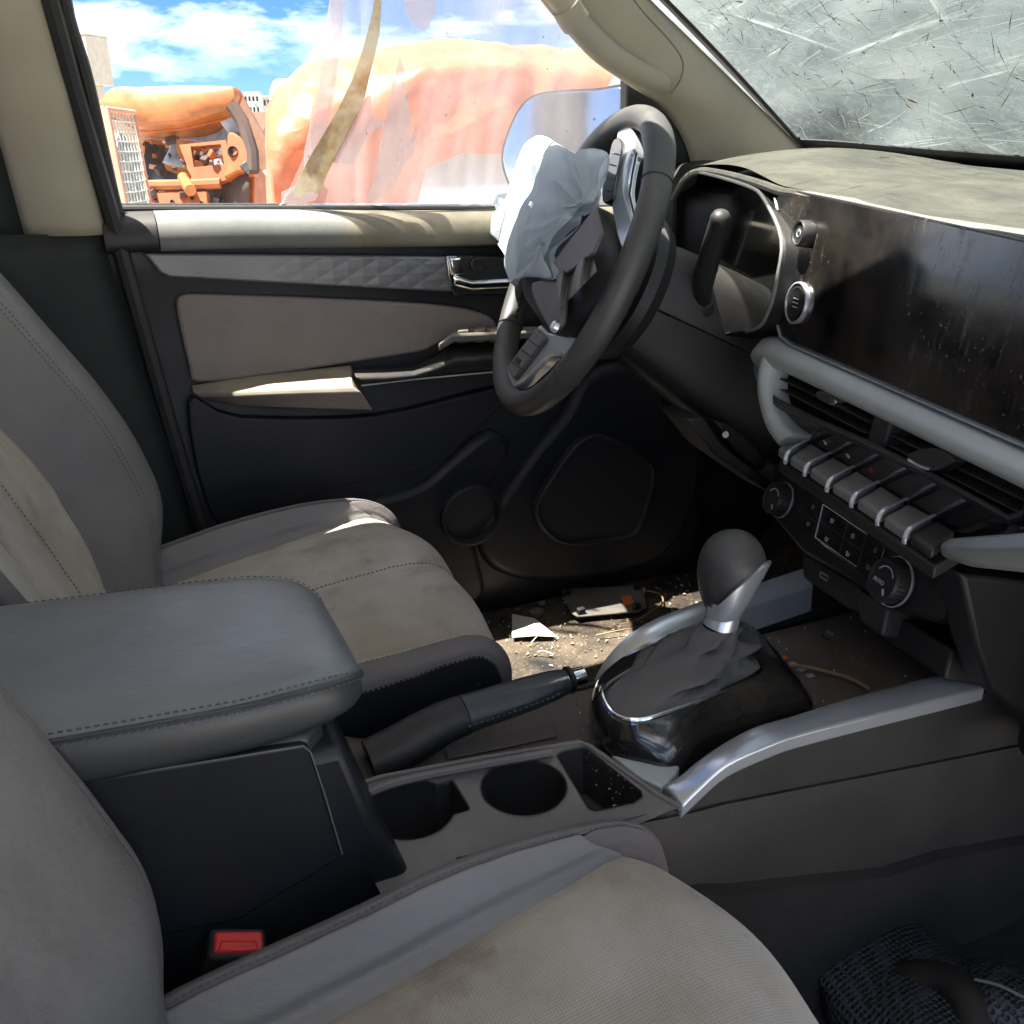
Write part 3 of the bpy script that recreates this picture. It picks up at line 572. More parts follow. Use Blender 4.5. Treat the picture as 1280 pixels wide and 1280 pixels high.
# row of piano-key switches with bright clips
KB = [(972, 559), (986, 569), (1011, 584), (1039, 603), (1070, 622), (1103, 644), (1137, 666), (1168, 688)]
KT = [(993, 541), (1012, 552), (1039, 569), (1069, 586), (1100, 605), (1134, 627), (1170, 647), (1196, 664)]
kb = [at(a, b, z=.548) for a, b in KB]; kt = [at(a, b, z=.553) for a, b in KT]
for i in range(7):
    g0, g1 = (.06, .94); q = [kb[i].lerp(kb[i + 1], g0), kb[i].lerp(kb[i + 1], g1), kt[i].lerp(kt[i + 1], g1), kt[i].lerp(kt[i + 1], g0)]
    if 0 < i < 6: prism('switch_key', q, (0, 0, -.010), 'key_grey', dash, bevel=.003, seg=3)
    else: prism('row_end_cap', q, (0, 0, -.010), 'key_grey' if i == 0 else 'charcoal', dash, bevel=.003, seg=3)
for i in range(1, 7):
    a, b = kb[i], kt[i]; f = (a - b).normalized(); tube('switch_clip', catmull([b + Vector((0, 0, .003)), b.lerp(a, .5) + Vector((0, 0, .0045)), a + Vector((0, 0, .004)), a + f * .006 - Vector((0, 0, .002)), a + f * .005 - Vector((0, 0, .007))], 4, False), .0021, 'satin_silver', dash, n=8, flat=.7)
prism('switch_base', [kb[0].lerp(kt[0], .2) - Vector((0, 0, .017)), kb[-1].lerp(kt[-1], .2) - Vector((0, 0, .017)), kt[-1] - Vector((-.03, 0, .012)), kt[0] - Vector((-.03, 0, .012))], (0, 0, -.012), 'black_hole', dash, bevel=.002)
ip = [D(973, 512, -.006), D(1084, 562, -.006), D(1150, 594, -.006), D(1262, 656, -.006), kt[-1] + Vector((.01, -.03, 0)), kt[-1] + Vector((0, 0, -.001)), kt[4] + Vector((0, 0, -.001)), kt[0] + Vector((0, 0, -.001))]
icon_face = prism('icon_strip', ip, (.03, 0, -.004), 'gloss_black', dash, bevel=0)
IN = (ip[1] - ip[0]).cross(kt[2] - ip[0]).normalized()
if IN.x > 0: IN = -IN
def icon(px, py, mat='print_grey', par=icon_face, pt=None, nrm=None, s=.0035):
    p = pt or atp(px, py, ip[0] + IN * .0012, IN); n_ = nrm or IN; X = (DD - n_ * n_.dot(DD)).normalized(); Y = n_.cross(X); bm = bmesh.new()
    for (cx, cy, sx, sy) in random.choice((((0, .5, 1.6, .3), (-.6, 0, .3, 1), (.6, 0, .3, 1), (0, -.6, 1, .25)), ((-.4, .4, .5, .5), (-.2, -.3, .35, 1.0), (.4, -.5, 1.0, .3), (.9, .1, .25, .9)), ((0, .6, 1.2, .25), (0, 0, 1.8, .25), (0, -.6, 1.2, .25)))):
        bm_box(bm, p + X * (cx * s) + Y * (cy * s), (sx * s, sy * s, .0006), X, Y, n_)
    return finish('printed_icon', bm, mat, par, smooth=False)
for a, b in ((1031, 553), (1060, 570), (1122, 607), (1157, 628)): icon(a, b, s=.0028)
icon(1089, 588, 'hazard_red', s=.004)
# silver bracket to the right of the switches
loft('side_bracket', [[D(a, b, .03), D(a, b + h_ * .5, .036), D(a, b + h_, .03), D(a, b + h_ + 6, .0), D(a, b, -.005)] for a, b, h_ in ((1176, 680, 8), (1190, 673, 22), (1215, 671, 32), (1280, 666, 44), (1420, 655, 60))], 'bracket_silver', dash, bevel=.003, seg=3)

# climate panel
AN = Vector((-.935, .19, .30)).normalized(); AP0 = Vector((.175, .18, .44))
def A_(px, py, off=0.0): return atp(px, py, AP0 + AN * off, AN)
def apl(pts, off=0.0, n=1): return catmull([A_(a, b, off) for a, b in pts], n) if n > 1 else [A_(a, b, off) for a, b in pts]
AX = (DD - AN * AN.dot(DD)).normalized(); AY = AN.cross(AX).normalized()
cl = prism('climate_panel', apl([(966, 583), (974, 577), (1003, 583), (1100, 645), (1203, 715), (1200, 732), (1177, 770), (1160, 776), (1116, 763), (1056, 722), (1003, 691), (967, 648), (962, 619)], 0), -AN * .05, 'charcoal_clean', dash, bevel=.005, seg=3)
def cknob(px, py, r_):
    p = A_(px, py, 0); k = lathe('temperature_knob', p, AN, [(r_ * 1.12, .0), (r_ * 1.12, .003), (r_ * 1.0, .004), (r_, .017), (r_ * .95, .019), (r_ * .80, .0185), (r_ * .78, .0165), (.0005, .0165)], 'charcoal', dash, n=48)
    lathe('knob_ring', p, AN, [(r_ * 1.12, .0028), (r_ * 1.17, .003), (r_ * 1.17, .0048), (r_ * 1.12, .005)], 'satin_silver', k, n=48, cap=False)
    bm = bmesh.new(); u, v, _ = frame_of(AN)
    for i in range(30):
        a = 2 * math.pi * i / 30; d_ = u * math.cos(a) + v * math.sin(a); bm_box(bm, p + d_ * r_ + AN * .0105, (.0016, .0012, .011), d_, AN.cross(d_), AN)
    finish('knob_grip', bm, 'charcoal', k, smooth=False)
    tube('dial_mark', arc(p + AN * .0168, r_ * .6, AX, AY, 30, 150, 10), .0007, 'print_grey', k, n=5)
    d_ = AX * .55 - AY * .85; d_.normalize(); tube('pointer', [p + AN * .0168 + d_ * r_ * .45, p + AN * .0168 + d_ * r_ * .74], .0012, 'print_grey', k, n=6)
    return p, k
cknob(981, 626, .0185); pk, kk = cknob(1122, 728, .0215)
text('knob_lettering', 'AUTO', pk + AN * .0169 - AX * .005 - AY * .004, AX, AY, .006, 'print_grey', kk)
pad = prism('button_pad', apl([(1014, 620), (1025, 622), (1100, 672), (1106, 678), (1105, 688), (1094, 725), (1084, 725), (1019, 674), (1003, 660), (1008, 637)], .0025), -AN * .004, 'gloss_black', dash, bevel=.001)
for a, b in (((1029, 630), (1083, 667)), ((1019, 671), (1070, 708)), ((1029, 630), (1019, 671))): tube('pad_line', [A_(*a, .003), A_(*b, .003)], .0006, 'satin_silver', pad, n=5)
for a, b in (((1025, 651), (1076, 688)), ((1060, 652), (1049, 692)), ((1083, 668), (1072, 708)), ((1003, 640), (1020, 652)), ((1085, 690), (1102, 702))): tube('key_gap', [A_(*a, .0026), A_(*b, .0026)], .0005, 'rubber', pad, n=5)
for a, b in ((1040, 651), (1066, 670), (1033, 674), (1059, 692), (1016, 634), (1010, 655), (1094, 688), (1085, 709)): icon(a, b, 'print_grey' if 1025 < a < 1070 else 'dim_print', pad, A_(a, b, .0029), AN, .0032)
# socket panel and pull-out holder below
usb = prism('socket_panel', apl([(1003, 690), (1056, 721), (1076, 736), (1072, 766), (1056, 760), (1003, 722)], -.018), -AN * .04, 'charcoal', dash, bevel=.003)
prism('usb_port', apl([(1026, 715), (1034, 720), (1033, 725), (1025, 720)], -.0165), -AN * .003, 'black_hole', usb, bevel=.0004)
tube('usb_frame', apl([(1026, 715), (1035, 720.5), (1034, 726), (1025, 720.5), (1026, 715)], -.0165), .0005, 'print_grey', usb, n=5)
prism('pull_out_holder', apl([(1074, 738), (1110, 760), (1101, 796), (1073, 776)], -.010), -AN * .05, 'charcoal', dash, bevel=.003)
prism('lower_closeout', apl([(1110, 762), (1190, 812), (1180, 850), (1100, 798)], -.03), -AN * .05, 'charcoal_clean', dash, bevel=.003)
tube('tray_lamp', [at(1030, 790, y=0), at(1040, 794, y=-.005)], .006, 'black_hole', dash, n=10)
box('glove_box', (.30, -.43, .44), (.24, .54, .27), 'charcoal_clean', dash, bevel=.02, seg=4)
prism('stack_side', [at(a, b, y=-.142) for a, b in ((1166, 700), (1290, 715), (1420, 760), (1420, 1010), (1330, 955), (1285, 918), (1240, 870), (1204, 842), (1186, 790))], (0, -.03, 0), 'charcoal_clean', dash, bevel=.004)
prism('stack_column', [(.24, .15, .58), (.26, .15, .30), (.60, .15, .20), (.60, .15, .58)], (0, -.27, 0), 'black_hole', dash, bevel=.006)

# ------------------------------------------------------------------ steering column
WC = Vector((-.002, .381, .697)); TAU = R(25); dl = R(-11)
WN = Vector((-math.cos(TAU) * math.cos(dl), -math.cos(TAU) * math.sin(dl), math.sin(TAU)))
E2 = (Vector((0, 0, 1)) - WN * WN.z).normalized(); E1 = E2.cross(WN).normalized()
def Wp(a, b, c=0.0): return WC + E1 * a + E2 * b + WN * c
def W(px, py, off=0.0): return atp(px, py, WC + WN * off, WN)
def wpl(pts, off=0.0, n=1): return catmull([W(a, b, off) for a, b in pts], n) if n > 1 else [W(a, b, off) for a, b in pts]
colm = thing('steering_cowl', 'black plastic steering column cowl behind the steering wheel', 'steering cowl', (.15, .37, .56))
def csec(s, hw, hu, hd, pw=.42, n=28):
    r_ = []
    for k in range(n):
        a = 2 * math.pi * k / n; c_, s_ = math.cos(a), math.sin(a); r_.append(Wp(math.copysign(abs(c_) ** pw, c_) * hw, math.copysign(abs(s_) ** pw, s_) * (hu if s_ > 0 else hd), -s))
    return r_
loft('cowl', [csec(.035, .052, .050, .052), csec(.055, .062, .055, .068), csec(.11, .072, .058, .085), csec(.17, .080, .062, .100), csec(.24, .09, .066, .115), csec(.34, .10, .066, .13)], 'charcoal_clean', colm)
loft('upper_cowl', [[p for p in csec(s, hw, hu, .01)] for s, hw, hu in ((.085, .072, .064), (.10, .078, .069), (.17, .085, .072), (.30, .10, .072))], 'charcoal', colm)
lathe('spiral_ring', Wp(0, 0, -.055), -WN, [(.052, 0), (.088, .006), (.092, .018), (.085, .032), (.05, .034)], 'charcoal', colm)
# wiper stalk on the near side
sb_, se_ = at(879, 380, y=.285), at(900, 276, y=.222); pth = catmull([sb_, sb_.lerp(se_, .3) + Vector((-.006, 0, -.002)), sb_.lerp(se_, .62) + Vector((-.004, 0, 0)), se_], 6, False)
stk = tube('wiper_stalk', pth, [.0088 + .0036 * smooth01(i / 8) - .0015 * smooth01((i - 9) / 9) for i in range(len(pth))], 'charcoal', colm, n=16)
tube('stalk_tip', [se_, se_.lerp(sb_, -.04), se_.lerp(sb_, -.07), se_.lerp(sb_, -.09), se_.lerp(sb_, -.10)], [.0112, .0108, .0092, .006, .002], 'charcoal', stk, n=16)
tube('stalk_collar', [pth[9], pth[10]], .0128, 'charcoal', stk, n=16)
lathe('stalk_boot', at(878, 380, y=.288), (pth[2] - pth[0]), [(.020, -.012), (.019, .0), (.014, .008), (.010, .009)], 'charcoal', colm, n=24)
prism('stalk_plate', [at(a, b, y=.291) for a, b in ((856, 384), (862, 352), (880, 340), (898, 348), (905, 372), (897, 402))], (0, .01, 0), 'console_grey', colm, bevel=.003)
# knee panel and release lever under the column
prism('knee_panel', [(.26, .62, .50), (.24, .24, .50), (.27, .20, .42), (.33, .20, .37), (.33, .66, .37)], (.10, 0, .0), 'charcoal_clean', colm, bevel=.008)
prism('release_lever', [at(a, b, y=.26) for a, b in ((893, 526), (912, 530), (948, 560), (960, 580), (950, 590), (915, 558))], (0, .05, 0), 'charcoal', colm, bevel=.003)
prism('lower_bracket', [at(a, b, y=.24) for a, b in ((858, 524), (880, 522), (905, 560), (970, 606), (965, 618), (895, 570))], (0, .06, 0), 'charcoal', colm, bevel=.003)
lathe('bracket_screw', at(906, 543, y=.255), (-.3, -1, .2), [(.004, 0), (.004, .003), (.001, .003)], 'satin_silver', colm, n=12)

# ------------------------------------------------------------------ steering wheel, turned a quarter
sw_ = thing('steering_wheel', 'dark leather steering wheel with silver spokes, turned a quarter, centre cover torn open', 'steering wheel', Wp(0, -.19))
RW, rw = .1765, .0146
rings = []
for i in range(96):
    a = 2 * math.pi * i / 96; d_ = E1 * math.cos(a) + E2 * math.sin(a); q = []
    th = 1 + .10 * math.exp(-(((a - math.pi / 2 + math.pi) % (2 * math.pi) - math.pi + .55) / .25) ** 2) + .10 * math.exp(-(((a - math.pi / 2 + math.pi) % (2 * math.pi) - math.pi - .55) / .25) ** 2)
    for k in range(20):
        b = 2 * math.pi * k / 20; q.append(WC + d_ * (RW + rw * th * math.cos(b)) + WN * (rw * 1.12 * th * math.sin(b)))
    rings.append(q)
rim = loft('rim', rings, 'wheel_leather', sw_, loop=True)
for a in (38, 142, 218, 322):
    d_ = E1 * math.cos(R(a)) + E2 * math.sin(R(a)); p = WC + d_ * RW; bm = bmesh.new(); bm_tube(bm, [p + (d_ * math.cos(b) + WN * (1.12 * math.sin(b))) * (rw * 1.02) for b in [2 * math.pi * k / 28 for k in range(28)]], .0011, 6, loop=True); finish('rim_seam', bm, 'rubber', rim)
up_fn = lambda p: (WC - p).normalized()
stitches('rim_stitch', [WC + (E1 * math.cos(R(a)) + E2 * math.sin(R(a))) * (RW - rw * 1.0) for a in range(150, 218, 2)], up_fn, 'rubber', rim, .006, .003, .0022, .001)
s1 = prism('spoke', wpl([(777, 155), (788, 157), (793, 172), (791, 188), (785, 199), (780, 224), (780, 245), (791, 281), (786, 298), (781, 318), (772, 296), (765, 260), (767, 238), (776, 199), (770, 176)], .006, 3), -WN * .016, 'satin_silver', sw_, bevel=.004, seg=3)
prism('spoke_switches', wpl([(770, 172), (776, 175), (777, 188), (768, 231), (765, 248), (754, 253), (752, 238), (759, 206), (764, 181)], .010, 3), -WN * .014, 'gloss_black', s1, bevel=.002)
for a, b in ((769, 192), (765, 206), (762, 222), (759, 238)): tube('switch_gap', [W(a - 4, b - 1, .0108), W(a + 4, b + 1, .0108)], .0007, 'console_grey', s1, n=5)
tube('spoke_edge', wpl([(795, 192), (789, 222), (786, 245), (793, 279)], .0), .003, 'chrome', s1, n=8)
s2 = prism('spoke', wpl([(629, 462), (675, 404), (685, 414), (730, 422), (719, 445), (703, 464), (701, 445), (686, 446), (676, 455), (654, 477), (638, 487), (630, 475)], .004), -WN * .016, 'satin_silver', sw_, bevel=.004, seg=3)
pd = prism('spoke_switches', wpl([(632, 459), (669, 410), (681, 421), (662, 448), (641, 474)], .010), -WN * .010, 'console_grey', s2, bevel=.003)
for q in (((641, 452), (654, 462)), ((652, 437), (665, 446)), ((661, 424), (674, 433))): tube('switch_gap', [W(*q[0], .0106), W(*q[1], .0106)], .0009, 'black_hole', pd, n=5)
prism('switch_mark', wpl([(646, 446), (651, 450), (648, 455), (643, 451)], .0112), -WN * .001, 'black_hole', pd, bevel=0)
prism('spoke', [Wp(a, b, .0) for a, b in ((-.165, .03), (-.05, .035), (-.05, -.035), (-.165, -.03))], -WN * .02, 'charcoal', sw_, bevel=.005)
hub = loft('hub_cover', [[WC + (W(a, b) - W(722, 340)) * s_ + (W(722, 340) - WC) + WN * o_ for a, b in ((738, 254), (761, 262), (772, 296), (781, 317), (777, 341), (755, 388), (729, 424), (697, 424), (684, 404), (666, 382), (662, 352), (672, 320), (690, 290))] for s_, o_ in ((1.0, -.045), (1.02, -.01), (1.0, .012), (.88, .028))], 'charcoal', sw_, sub=1)
plain('torn_vinyl', (.055, .045, .044), .55, dust=.2)
prism('torn_flap', wpl([(744, 258), (752, 290), (741, 316), (716, 336), (702, 345), (691, 328), (712, 300)], .042), -WN * .004, 'torn_vinyl', sw_, bevel=.0015)
prism('torn_flap', wpl([(664, 352), (698, 352), (700, 396), (690, 412), (682, 408), (667, 378)], .038, 2), -WN * .010, 'torn_vinyl', sw_, bevel=.004)
grid('torn_lining', lambda u, v: W(695 + 45 * u + 6 * v, 345 - 30 * u + 40 * v * (1 - .4 * u), .040 + .006 * math.sin(u * 11 + v * 3)), 40, 10, 'console_grey', sw_)
lathe('cover_screw', W(692, 408, .045), WN, [(.006, -.004), (.006, .001), (.004, .003), (.0005, .0035)], 'satin_silver', sw_, n=16)

# burst airbag hanging limp out of the hub
t = NT('airbag_cloth'); nb = t.bump(t.noise(1800, 2), .25, .0004, t.bump(t.noise(38, 5, .55), .3, .005))
b1 = t.bsdf(Base_Color=t.mix(t.ramp(t.noise(12, 6), .3, .72), (.58, .63, .66), (.72, .76, .78)), Roughness=.75, Normal=nb)
tl = t.n('ShaderNodeBsdfTranslucent', {'Color': (.6, .68, .72, 1)}); mxs = t.n('ShaderNodeMixShader', {0: .55, 1: b1.outputs[0], 2: tl.outputs[0]}); t.link(mxs.outputs[0], t.out.inputs[0])
ab = [(689, 176), (709, 187), (729, 197), (745, 192), (759, 190), (760, 212), (752, 256), (727, 260), (718, 281), (692, 317), (700, 352), (670, 350), (639, 354), (636, 316), (614, 288), (618, 262), (643, 235), (660, 206), (672, 184)]
abp = [W(a, b, .03) for a, b in ab]; nA = len(abp); acl = catmull(abp, 12); acn = W(684, 268, .03)
def bag(side):
    def f(u, v):
        i = int(round(v * len(acl))) % len(acl); r_ = u ** .8; p = acn.lerp(acl[i], r_); k = math.sqrt(max(1 - r_ ** 2.2, 0))
        a, b = (p - WC).dot(E1), (p - WC).dot(E2); q1 = a * .8 + b * .6; q2 = b * .8 - a * .6
        at_ = W(738, 258, .03); ra, rb = (p - at_).dot(E1), (p - at_).dot(E2); rr = math.hypot(ra, rb); ph_ = math.atan2(rb, ra)
        n1 = noise.noise(Vector((math.cos(ph_) * 3.6, math.sin(ph_) * 3.6, rr * 7 + side * 3))); n2 = noise.noise(Vector((a * 13 + 5, b * 13, side))); n3 = noise.noise(Vector((q1 * 60, q2 * 25, 2))); n4 = noise.noise(Vector((a * 40, b * 26, 7 + side)))
        ab_ = lambda n_, e_=.006: math.sqrt(n_ * n_ + e_)
        fold = .040 * (.42 - ab_(n1)) * min(rr / .05, 1) + .022 * (.3 - ab_(n2)) + .012 * (.3 - ab_(n4, .012)) + .003 * (.3 - ab_(n3))
        p = p + WN * (side * (.004 * k + fold * .62 * (k ** .5)) + .006 + .018 * n2) + E1 * (.008 * n1 * (.3 + k)) + E2 * (.008 * n2 * (.3 + k))
        return p
    return f
bm = bmesh.new()
for sd_ in (1, -1): bm_loft(bm, [[bag(sd_)(i / 64, j / len(acl)) for j in range(len(acl))] for i in range(1, 65)], True, False)
tag(finish('airbag', bm, 'airbag_cloth', weld=True, angle=180), 'crumpled white burst airbag hanging from the steering wheel hub', 'airbag')

# ------------------------------------------------------------------ seats
CUSH_W = [(-0.212, -0.165, 'seat_skirt', 'navy_vinyl'), (-0.217, -0.07, 0, 0), (-0.218, 0.002, 'side_band', 'seat_band'), (-0.207, 0.03, 0, 0), (-0.193, 0.036, 'bolster', 'seat_vinyl'), (-0.176, 0.016, 0, 0), (-0.16, 0, 'insert_panel', 'seat_fabric'), (-0.08, 0.011, 0, 0), (0, 0.004, 'insert_panel', 'seat_fabric'), (0.08, 0.011, 0, 0), (0.16, 0, 'bolster', 'seat_vinyl'), (0.176, 0.016, 0, 0), (0.193, 0.036, 'side_band', 'seat_band'), (0.207, 0.03, 0, 0), (0.218, 0.002, 'seat_skirt', 'navy_vinyl'), (0.217, -0.07, 0, 0), (0.212, -0.165, None, None)]
CUSH_P = [(-.68, .275), (-.58, .295), (-.46, .320), (-.34, .343), (-.26, .353), (-.21, .356), (-.178, .351), (-.155, .336), (-.146, .310), (-.148, .27), (-.158, .20)]
BACK_W = [(-.225, -.11, 'seat_skirt', 'navy_vinyl'), (-.252, -.02, 0, 0), (-.258, .030, 'side_band', 'seat_band'), (-.250, .056, 0, 0), (-.232, .068, 'bolster', 'seat_vinyl'), (-.195, .062, 0, 0), (-.160, .036, 0, 0), (-.122, .004, 'insert_panel', 'seat_fabric'), (-.06, .012, 0, 0), (0, .006, 'insert_panel', 'seat_fabric'), (.06, .012, 0, 0), (.122, .004, 'bolster', 'seat_vinyl'), (.160, .036, 0, 0), (.195, .062, 0, 0), (.232, .068, 'side_band', 'seat_band'), (.250, .056, 0, 0), (.258, .030, 'seat_skirt', 'navy_vinyl'), (.252, -.02, 0, 0), (.225, -.11, None, None)]
BACK_P = [(-.545, .30), (-.565, .345), (-.585, .40), (-.615, .48), (-.656, .57), (-.708, .67), (-.765, .77), (-.82, .87), (-.855, .93), (-.88, .955), (-.91, .96)]
def upholstery(part, yc, W_, P_, corner, wsc, dsc, dx=0.0, outb=1):
    path = [Vector((p.x, p.y, 0)) for p in catmull([(a, b, 0) for a, b in P_], 8, False)]; m = len(path)
    prof = catmull([(a, b, 0) for a, b, _, _ in W_], 7, False); k = 7; runs = []; cur = None
    for i, (a, b, nm, mt) in enumerate(W_):
        if nm: cur = [nm, mt, i * k, i * k]; runs.append(cur)
        if cur is not None: cur[3] = i * k
    for r_ in range(len(runs)): runs[r_][3] = runs[r_ + 1][2] if r_ + 1 < len(runs) else (len(W_) - 1) * k
    seams = [r_[2] for r_ in runs]
    def pos(ia, iv, groove=True):
        p = path[iv]; t_ = (path[min(iv + 1, m - 1)] - path[max(iv - 1, 0)]).normalized(); n_ = Vector((-t_.y, t_.x, 0))
        if part == 'back': n_ = -n_
        v = iv / (m - 1); q = prof[ia]; a, b = q.x, q.y * dsc(v, q.y)
        if a * outb < 0:
            if part == 'back':
                if outb > 0: a *= .95; b *= .25 if b > 0 else 1
                else: b *= .9 if b > 0 else 1
            elif outb > 0 and b > 0: b *= .5
        if part == 'cushion':
            tf = smooth01((v - .22) / .36); aa = abs(q.x); a += math.copysign(interp([.06, .16, .176, .193, .20], [0, .025, .014, .003, 0], aa) * tf, q.x) if aa > .06 else 0
            if b > 0 and aa > .15: b *= 1 - .5 * tf
        if part == 'back' and a * outb > .12: b += .016 * math.sin(math.pi * min(v / .55, 1))
        if part == 'back' and outb > 0: b -= .03 * smooth01((.175 - q.x) / .05)
        g = 0
        if groove: g = -.0035 * sum(math.exp(-((ia - s) / .55) ** 2) for s in seams)
        sd_ = min(abs(ia - q_) for q_ in seams); pk = .004 * noise.noise(Vector((a * 11 + yc * 9, p.x * 9, p.y * 9))) + .0016 * math.exp(-sd_ / 2.2) * noise.noise(Vector((a * 20, p.x * 95 + yc, p.y * 95)))
        c = corner * (abs(a) / .25) ** 3 * (smooth01((v - .35) / .4) if part == 'cushion' else smooth01((v - .6) / .4) * 0)
        z = p + n_ * (b + g + pk); return Vector((z.x - c + dx, yc + a * wsc(v), z.y))
    return path, prof, runs, pos, m
def make_seat(label, yc, group, dx=0.0, outb=1):
    s = thing('car_seat', label, 'seat', (-.45, yc, .05), group)
    def sew(pos, run, m, rows, upv):
        for ia, d in rows:
            stitches('seam_stitch', [pos(ia, iv).lerp(pos(ia + d, iv), .5) for iv in range(4, m - 6)], upv, 'thread', s, .0032, .0020, .0005)
    for part, W_, P_, corner, wsc, dsc in (
            ('cushion', CUSH_W, CUSH_P, .045, lambda v: 1 - .05 * smooth01((v - .75) / .25) - .02 * (1 - smooth01(v / .3)), lambda v, b: 1),
            ('back', BACK_W, BACK_P, 0, lambda v: .80 + .20 * smooth01(v / .30) - .06 * smooth01((v - .55) / .45), lambda v, b: 1 if b < 0 else .35 + .65 * smooth01(v / .22) - .3 * smooth01((v - .55) / .4))):
        path, prof, runs, pos, m = upholstery(part, yc, W_, P_, corner, wsc, dsc, dx if part == 'cushion' else dx + (.048 if outb > 0 else .012), outb)
        ivf = next((iv for iv in range(m) if path[iv].x > -.222), m) if part == 'cushion' else m
        ln = [0]
        for iv in range(1, m): ln.append(ln[-1] + (path[iv] - path[iv - 1]).length)
        for nm, mt, a0, a1 in runs:
            bol = nm == 'bolster' and part == 'cushion'; inner_first = prof[a0].x > 0; nc = a1 - a0
            def lim(j): fr = j / nc; fr = 1 - fr if inner_first else fr; return ivf + 9 * fr ** 1.5
            def posf(ia, vf): k = min(int(vf), m - 2); return pos(ia, k).lerp(pos(ia, k + 1), vf - k)
            for key, lo, hi in (((nm, lambda j: 0, lim), ('front_band', lim, lambda j: m - 1)) if bol else ((nm, lambda j: 0, lambda j: m - 1),)):
                nrow = m - 1 if not bol else (56 if key == nm else 30); b_ = bmesh.new(); uvl = b_.loops.layers.uv.new('UVMap'); vs, ws = [], []
                for k in range(nrow + 1):
                    row, rw_ = [], []
                    for j in range(nc + 1):
                        vf = lo(j) + (hi(j) - lo(j)) * k / nrow; c_ = posf(a0 + j, vf)
                        if bol and ((key == nm and k == nrow) or (key != nm and k == 0)): c_ = c_ + Vector((0, 0, -.003))
                        row.append(b_.verts.new(c_)); ii = min(int(vf), m - 2); rw_.append((prof[a0 + j].x, ln[ii] + (ln[ii + 1] - ln[ii]) * (vf - ii)))
                    vs.append(row); ws.append(rw_)
                for k in range(nrow):
                    for j in range(nc):
                        f = b_.faces.new((vs[k][j], vs[k][j + 1], vs[k + 1][j + 1], vs[k + 1][j]))
                        for l_, (q, w_) in zip(f.loops, ((j, k), (j + 1, k), (j + 1, k + 1), (j, k + 1))): l_[uvl].uv = ws[w_][q]
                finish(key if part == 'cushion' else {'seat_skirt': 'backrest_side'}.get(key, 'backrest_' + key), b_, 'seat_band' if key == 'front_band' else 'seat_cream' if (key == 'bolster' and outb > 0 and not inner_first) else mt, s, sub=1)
        i1, i2, i3, i4 = runs[1][2], runs[2][2], runs[-2][2], runs[-1][2]
        upv = (0, 0, 1) if part == 'cushion' else (.9, 0, .4)
        rows = [(i1, -1), (i2, -1), (i3, 1), (runs[4][2], 1)] if part == 'cushion' else ([(runs[5][2] + 9, 1), (runs[5][2] + 10, 1), (runs[4][2], 1)] if outb > 0 else [(runs[4][2], 1)])
        sew(pos, runs, m, rows, upv)
    # frame under the cushion
    box('seat_frame', (-.40 + dx, yc, .13), (.44, .38, .10), 'charcoal_clean', s, bevel=.01)
    for k in (-1, 1):
        box('seat_rail', (-.38 + dx, yc + k * .19, .10), (.62, .035, .05), 'rubber', s, bevel=.004)
    return s
make_seat('grey cloth and vinyl seat in front of the steering wheel', .347, 'front seats', -.028, 1)
make_seat('grey cloth and vinyl seat nearest the camera, beside the cup holders', -.362, 'front seats', -.045, -1)

# ------------------------------------------------------------------ centre console
con = thing('center_console', 'dusty charcoal centre console with cup holders, silver side rails and storage box', 'console', (-.2, -.01, .05))
ZP = .335
def fill_holes(loops, z=None):
    bm = bmesh.new(); ed = []
    for lp in loops:
        vs = [bm.verts.new(p) for p in lp]; ed += [bm.edges.new((vs[i], vs[(i + 1) % len(vs)])) for i in range(len(vs))]
    bmesh.ops.triangle_fill(bm, use_beauty=True, use_dissolve=False, edges=ed, normal=(0, 0, 1)); return bm
def cup_loop(cx, cy, r_, ears, n=72, z=ZP, grow=1.0):
    lp = []
    for i in range(n):
        a = 2 * math.pi * i / n; c_, s_ = math.cos(a), math.sin(a); q = r_
        for sg, ext, hw in ears:
            if c_ * sg > 0: q = max(q, min(ext / max(abs(c_), 1e-6), hw / max(abs(s_), 1e-6)))
        lp.append(Vector((cx + q * c_ * grow, cy + q * s_ * grow, z)))
    return lp
c1, c2 = at(513, 1012, z=ZP), at(655, 984, z=ZP)
h1 = cup_loop(c1.x, c1.y, .0355, [(-1, .052, .013), (1, .0435, .020)]); h2 = cup_loop(c2.x, c2.y, .0355, [])
h3 = [at(a, b, z=ZP) for a, b in ((697, 946), (704, 941), (728, 936), (735, 938), (800, 990), (802, 997), (792, 1004), (745, 1014), (735, 1010))]
outl = [at(a, b, z=ZP) for a, b in ((420, 1008), (422, 996), (440, 984), (478, 972), (600, 949), (724, 928.5), (738, 934), (822, 994), (851, 1010))] + [Vector((-.16, -.131, ZP)), Vector((-.30, -.145, ZP)), Vector((-.41, -.145, ZP))]
finish('cup_holder_plate', fill_holes([outl, h1, h2, h3]), 'console_grey', con, smooth=False)
rim_o = outl[:9]; tube('plate_edge', rim_o, .003, 'console_grey', con, n=8)
for lp, nm, dep in ((h1, 'cup_holder', .075), (h2, 'cup_holder', .075), (h3, 'coin_slot', .045)):
    c_ = sum(lp, Vector()) / len(lp)
    bm = bmesh.new(); bm_loft(bm, [[p + (p - c_) * .03 + Vector((0, 0, .0018)) for p in lp], [p + Vector((0, 0, .001)) for p in lp], [p - (p - c_) * .015 - Vector((0, 0, .003)) for p in lp], [p - (p - c_) * .12 - Vector((0, 0, dep)) for p in lp]], True, False)
    bm.faces.new([v for v in bm.verts][-len(lp):]); w_ = finish(nm, bm, 'charcoal', con)
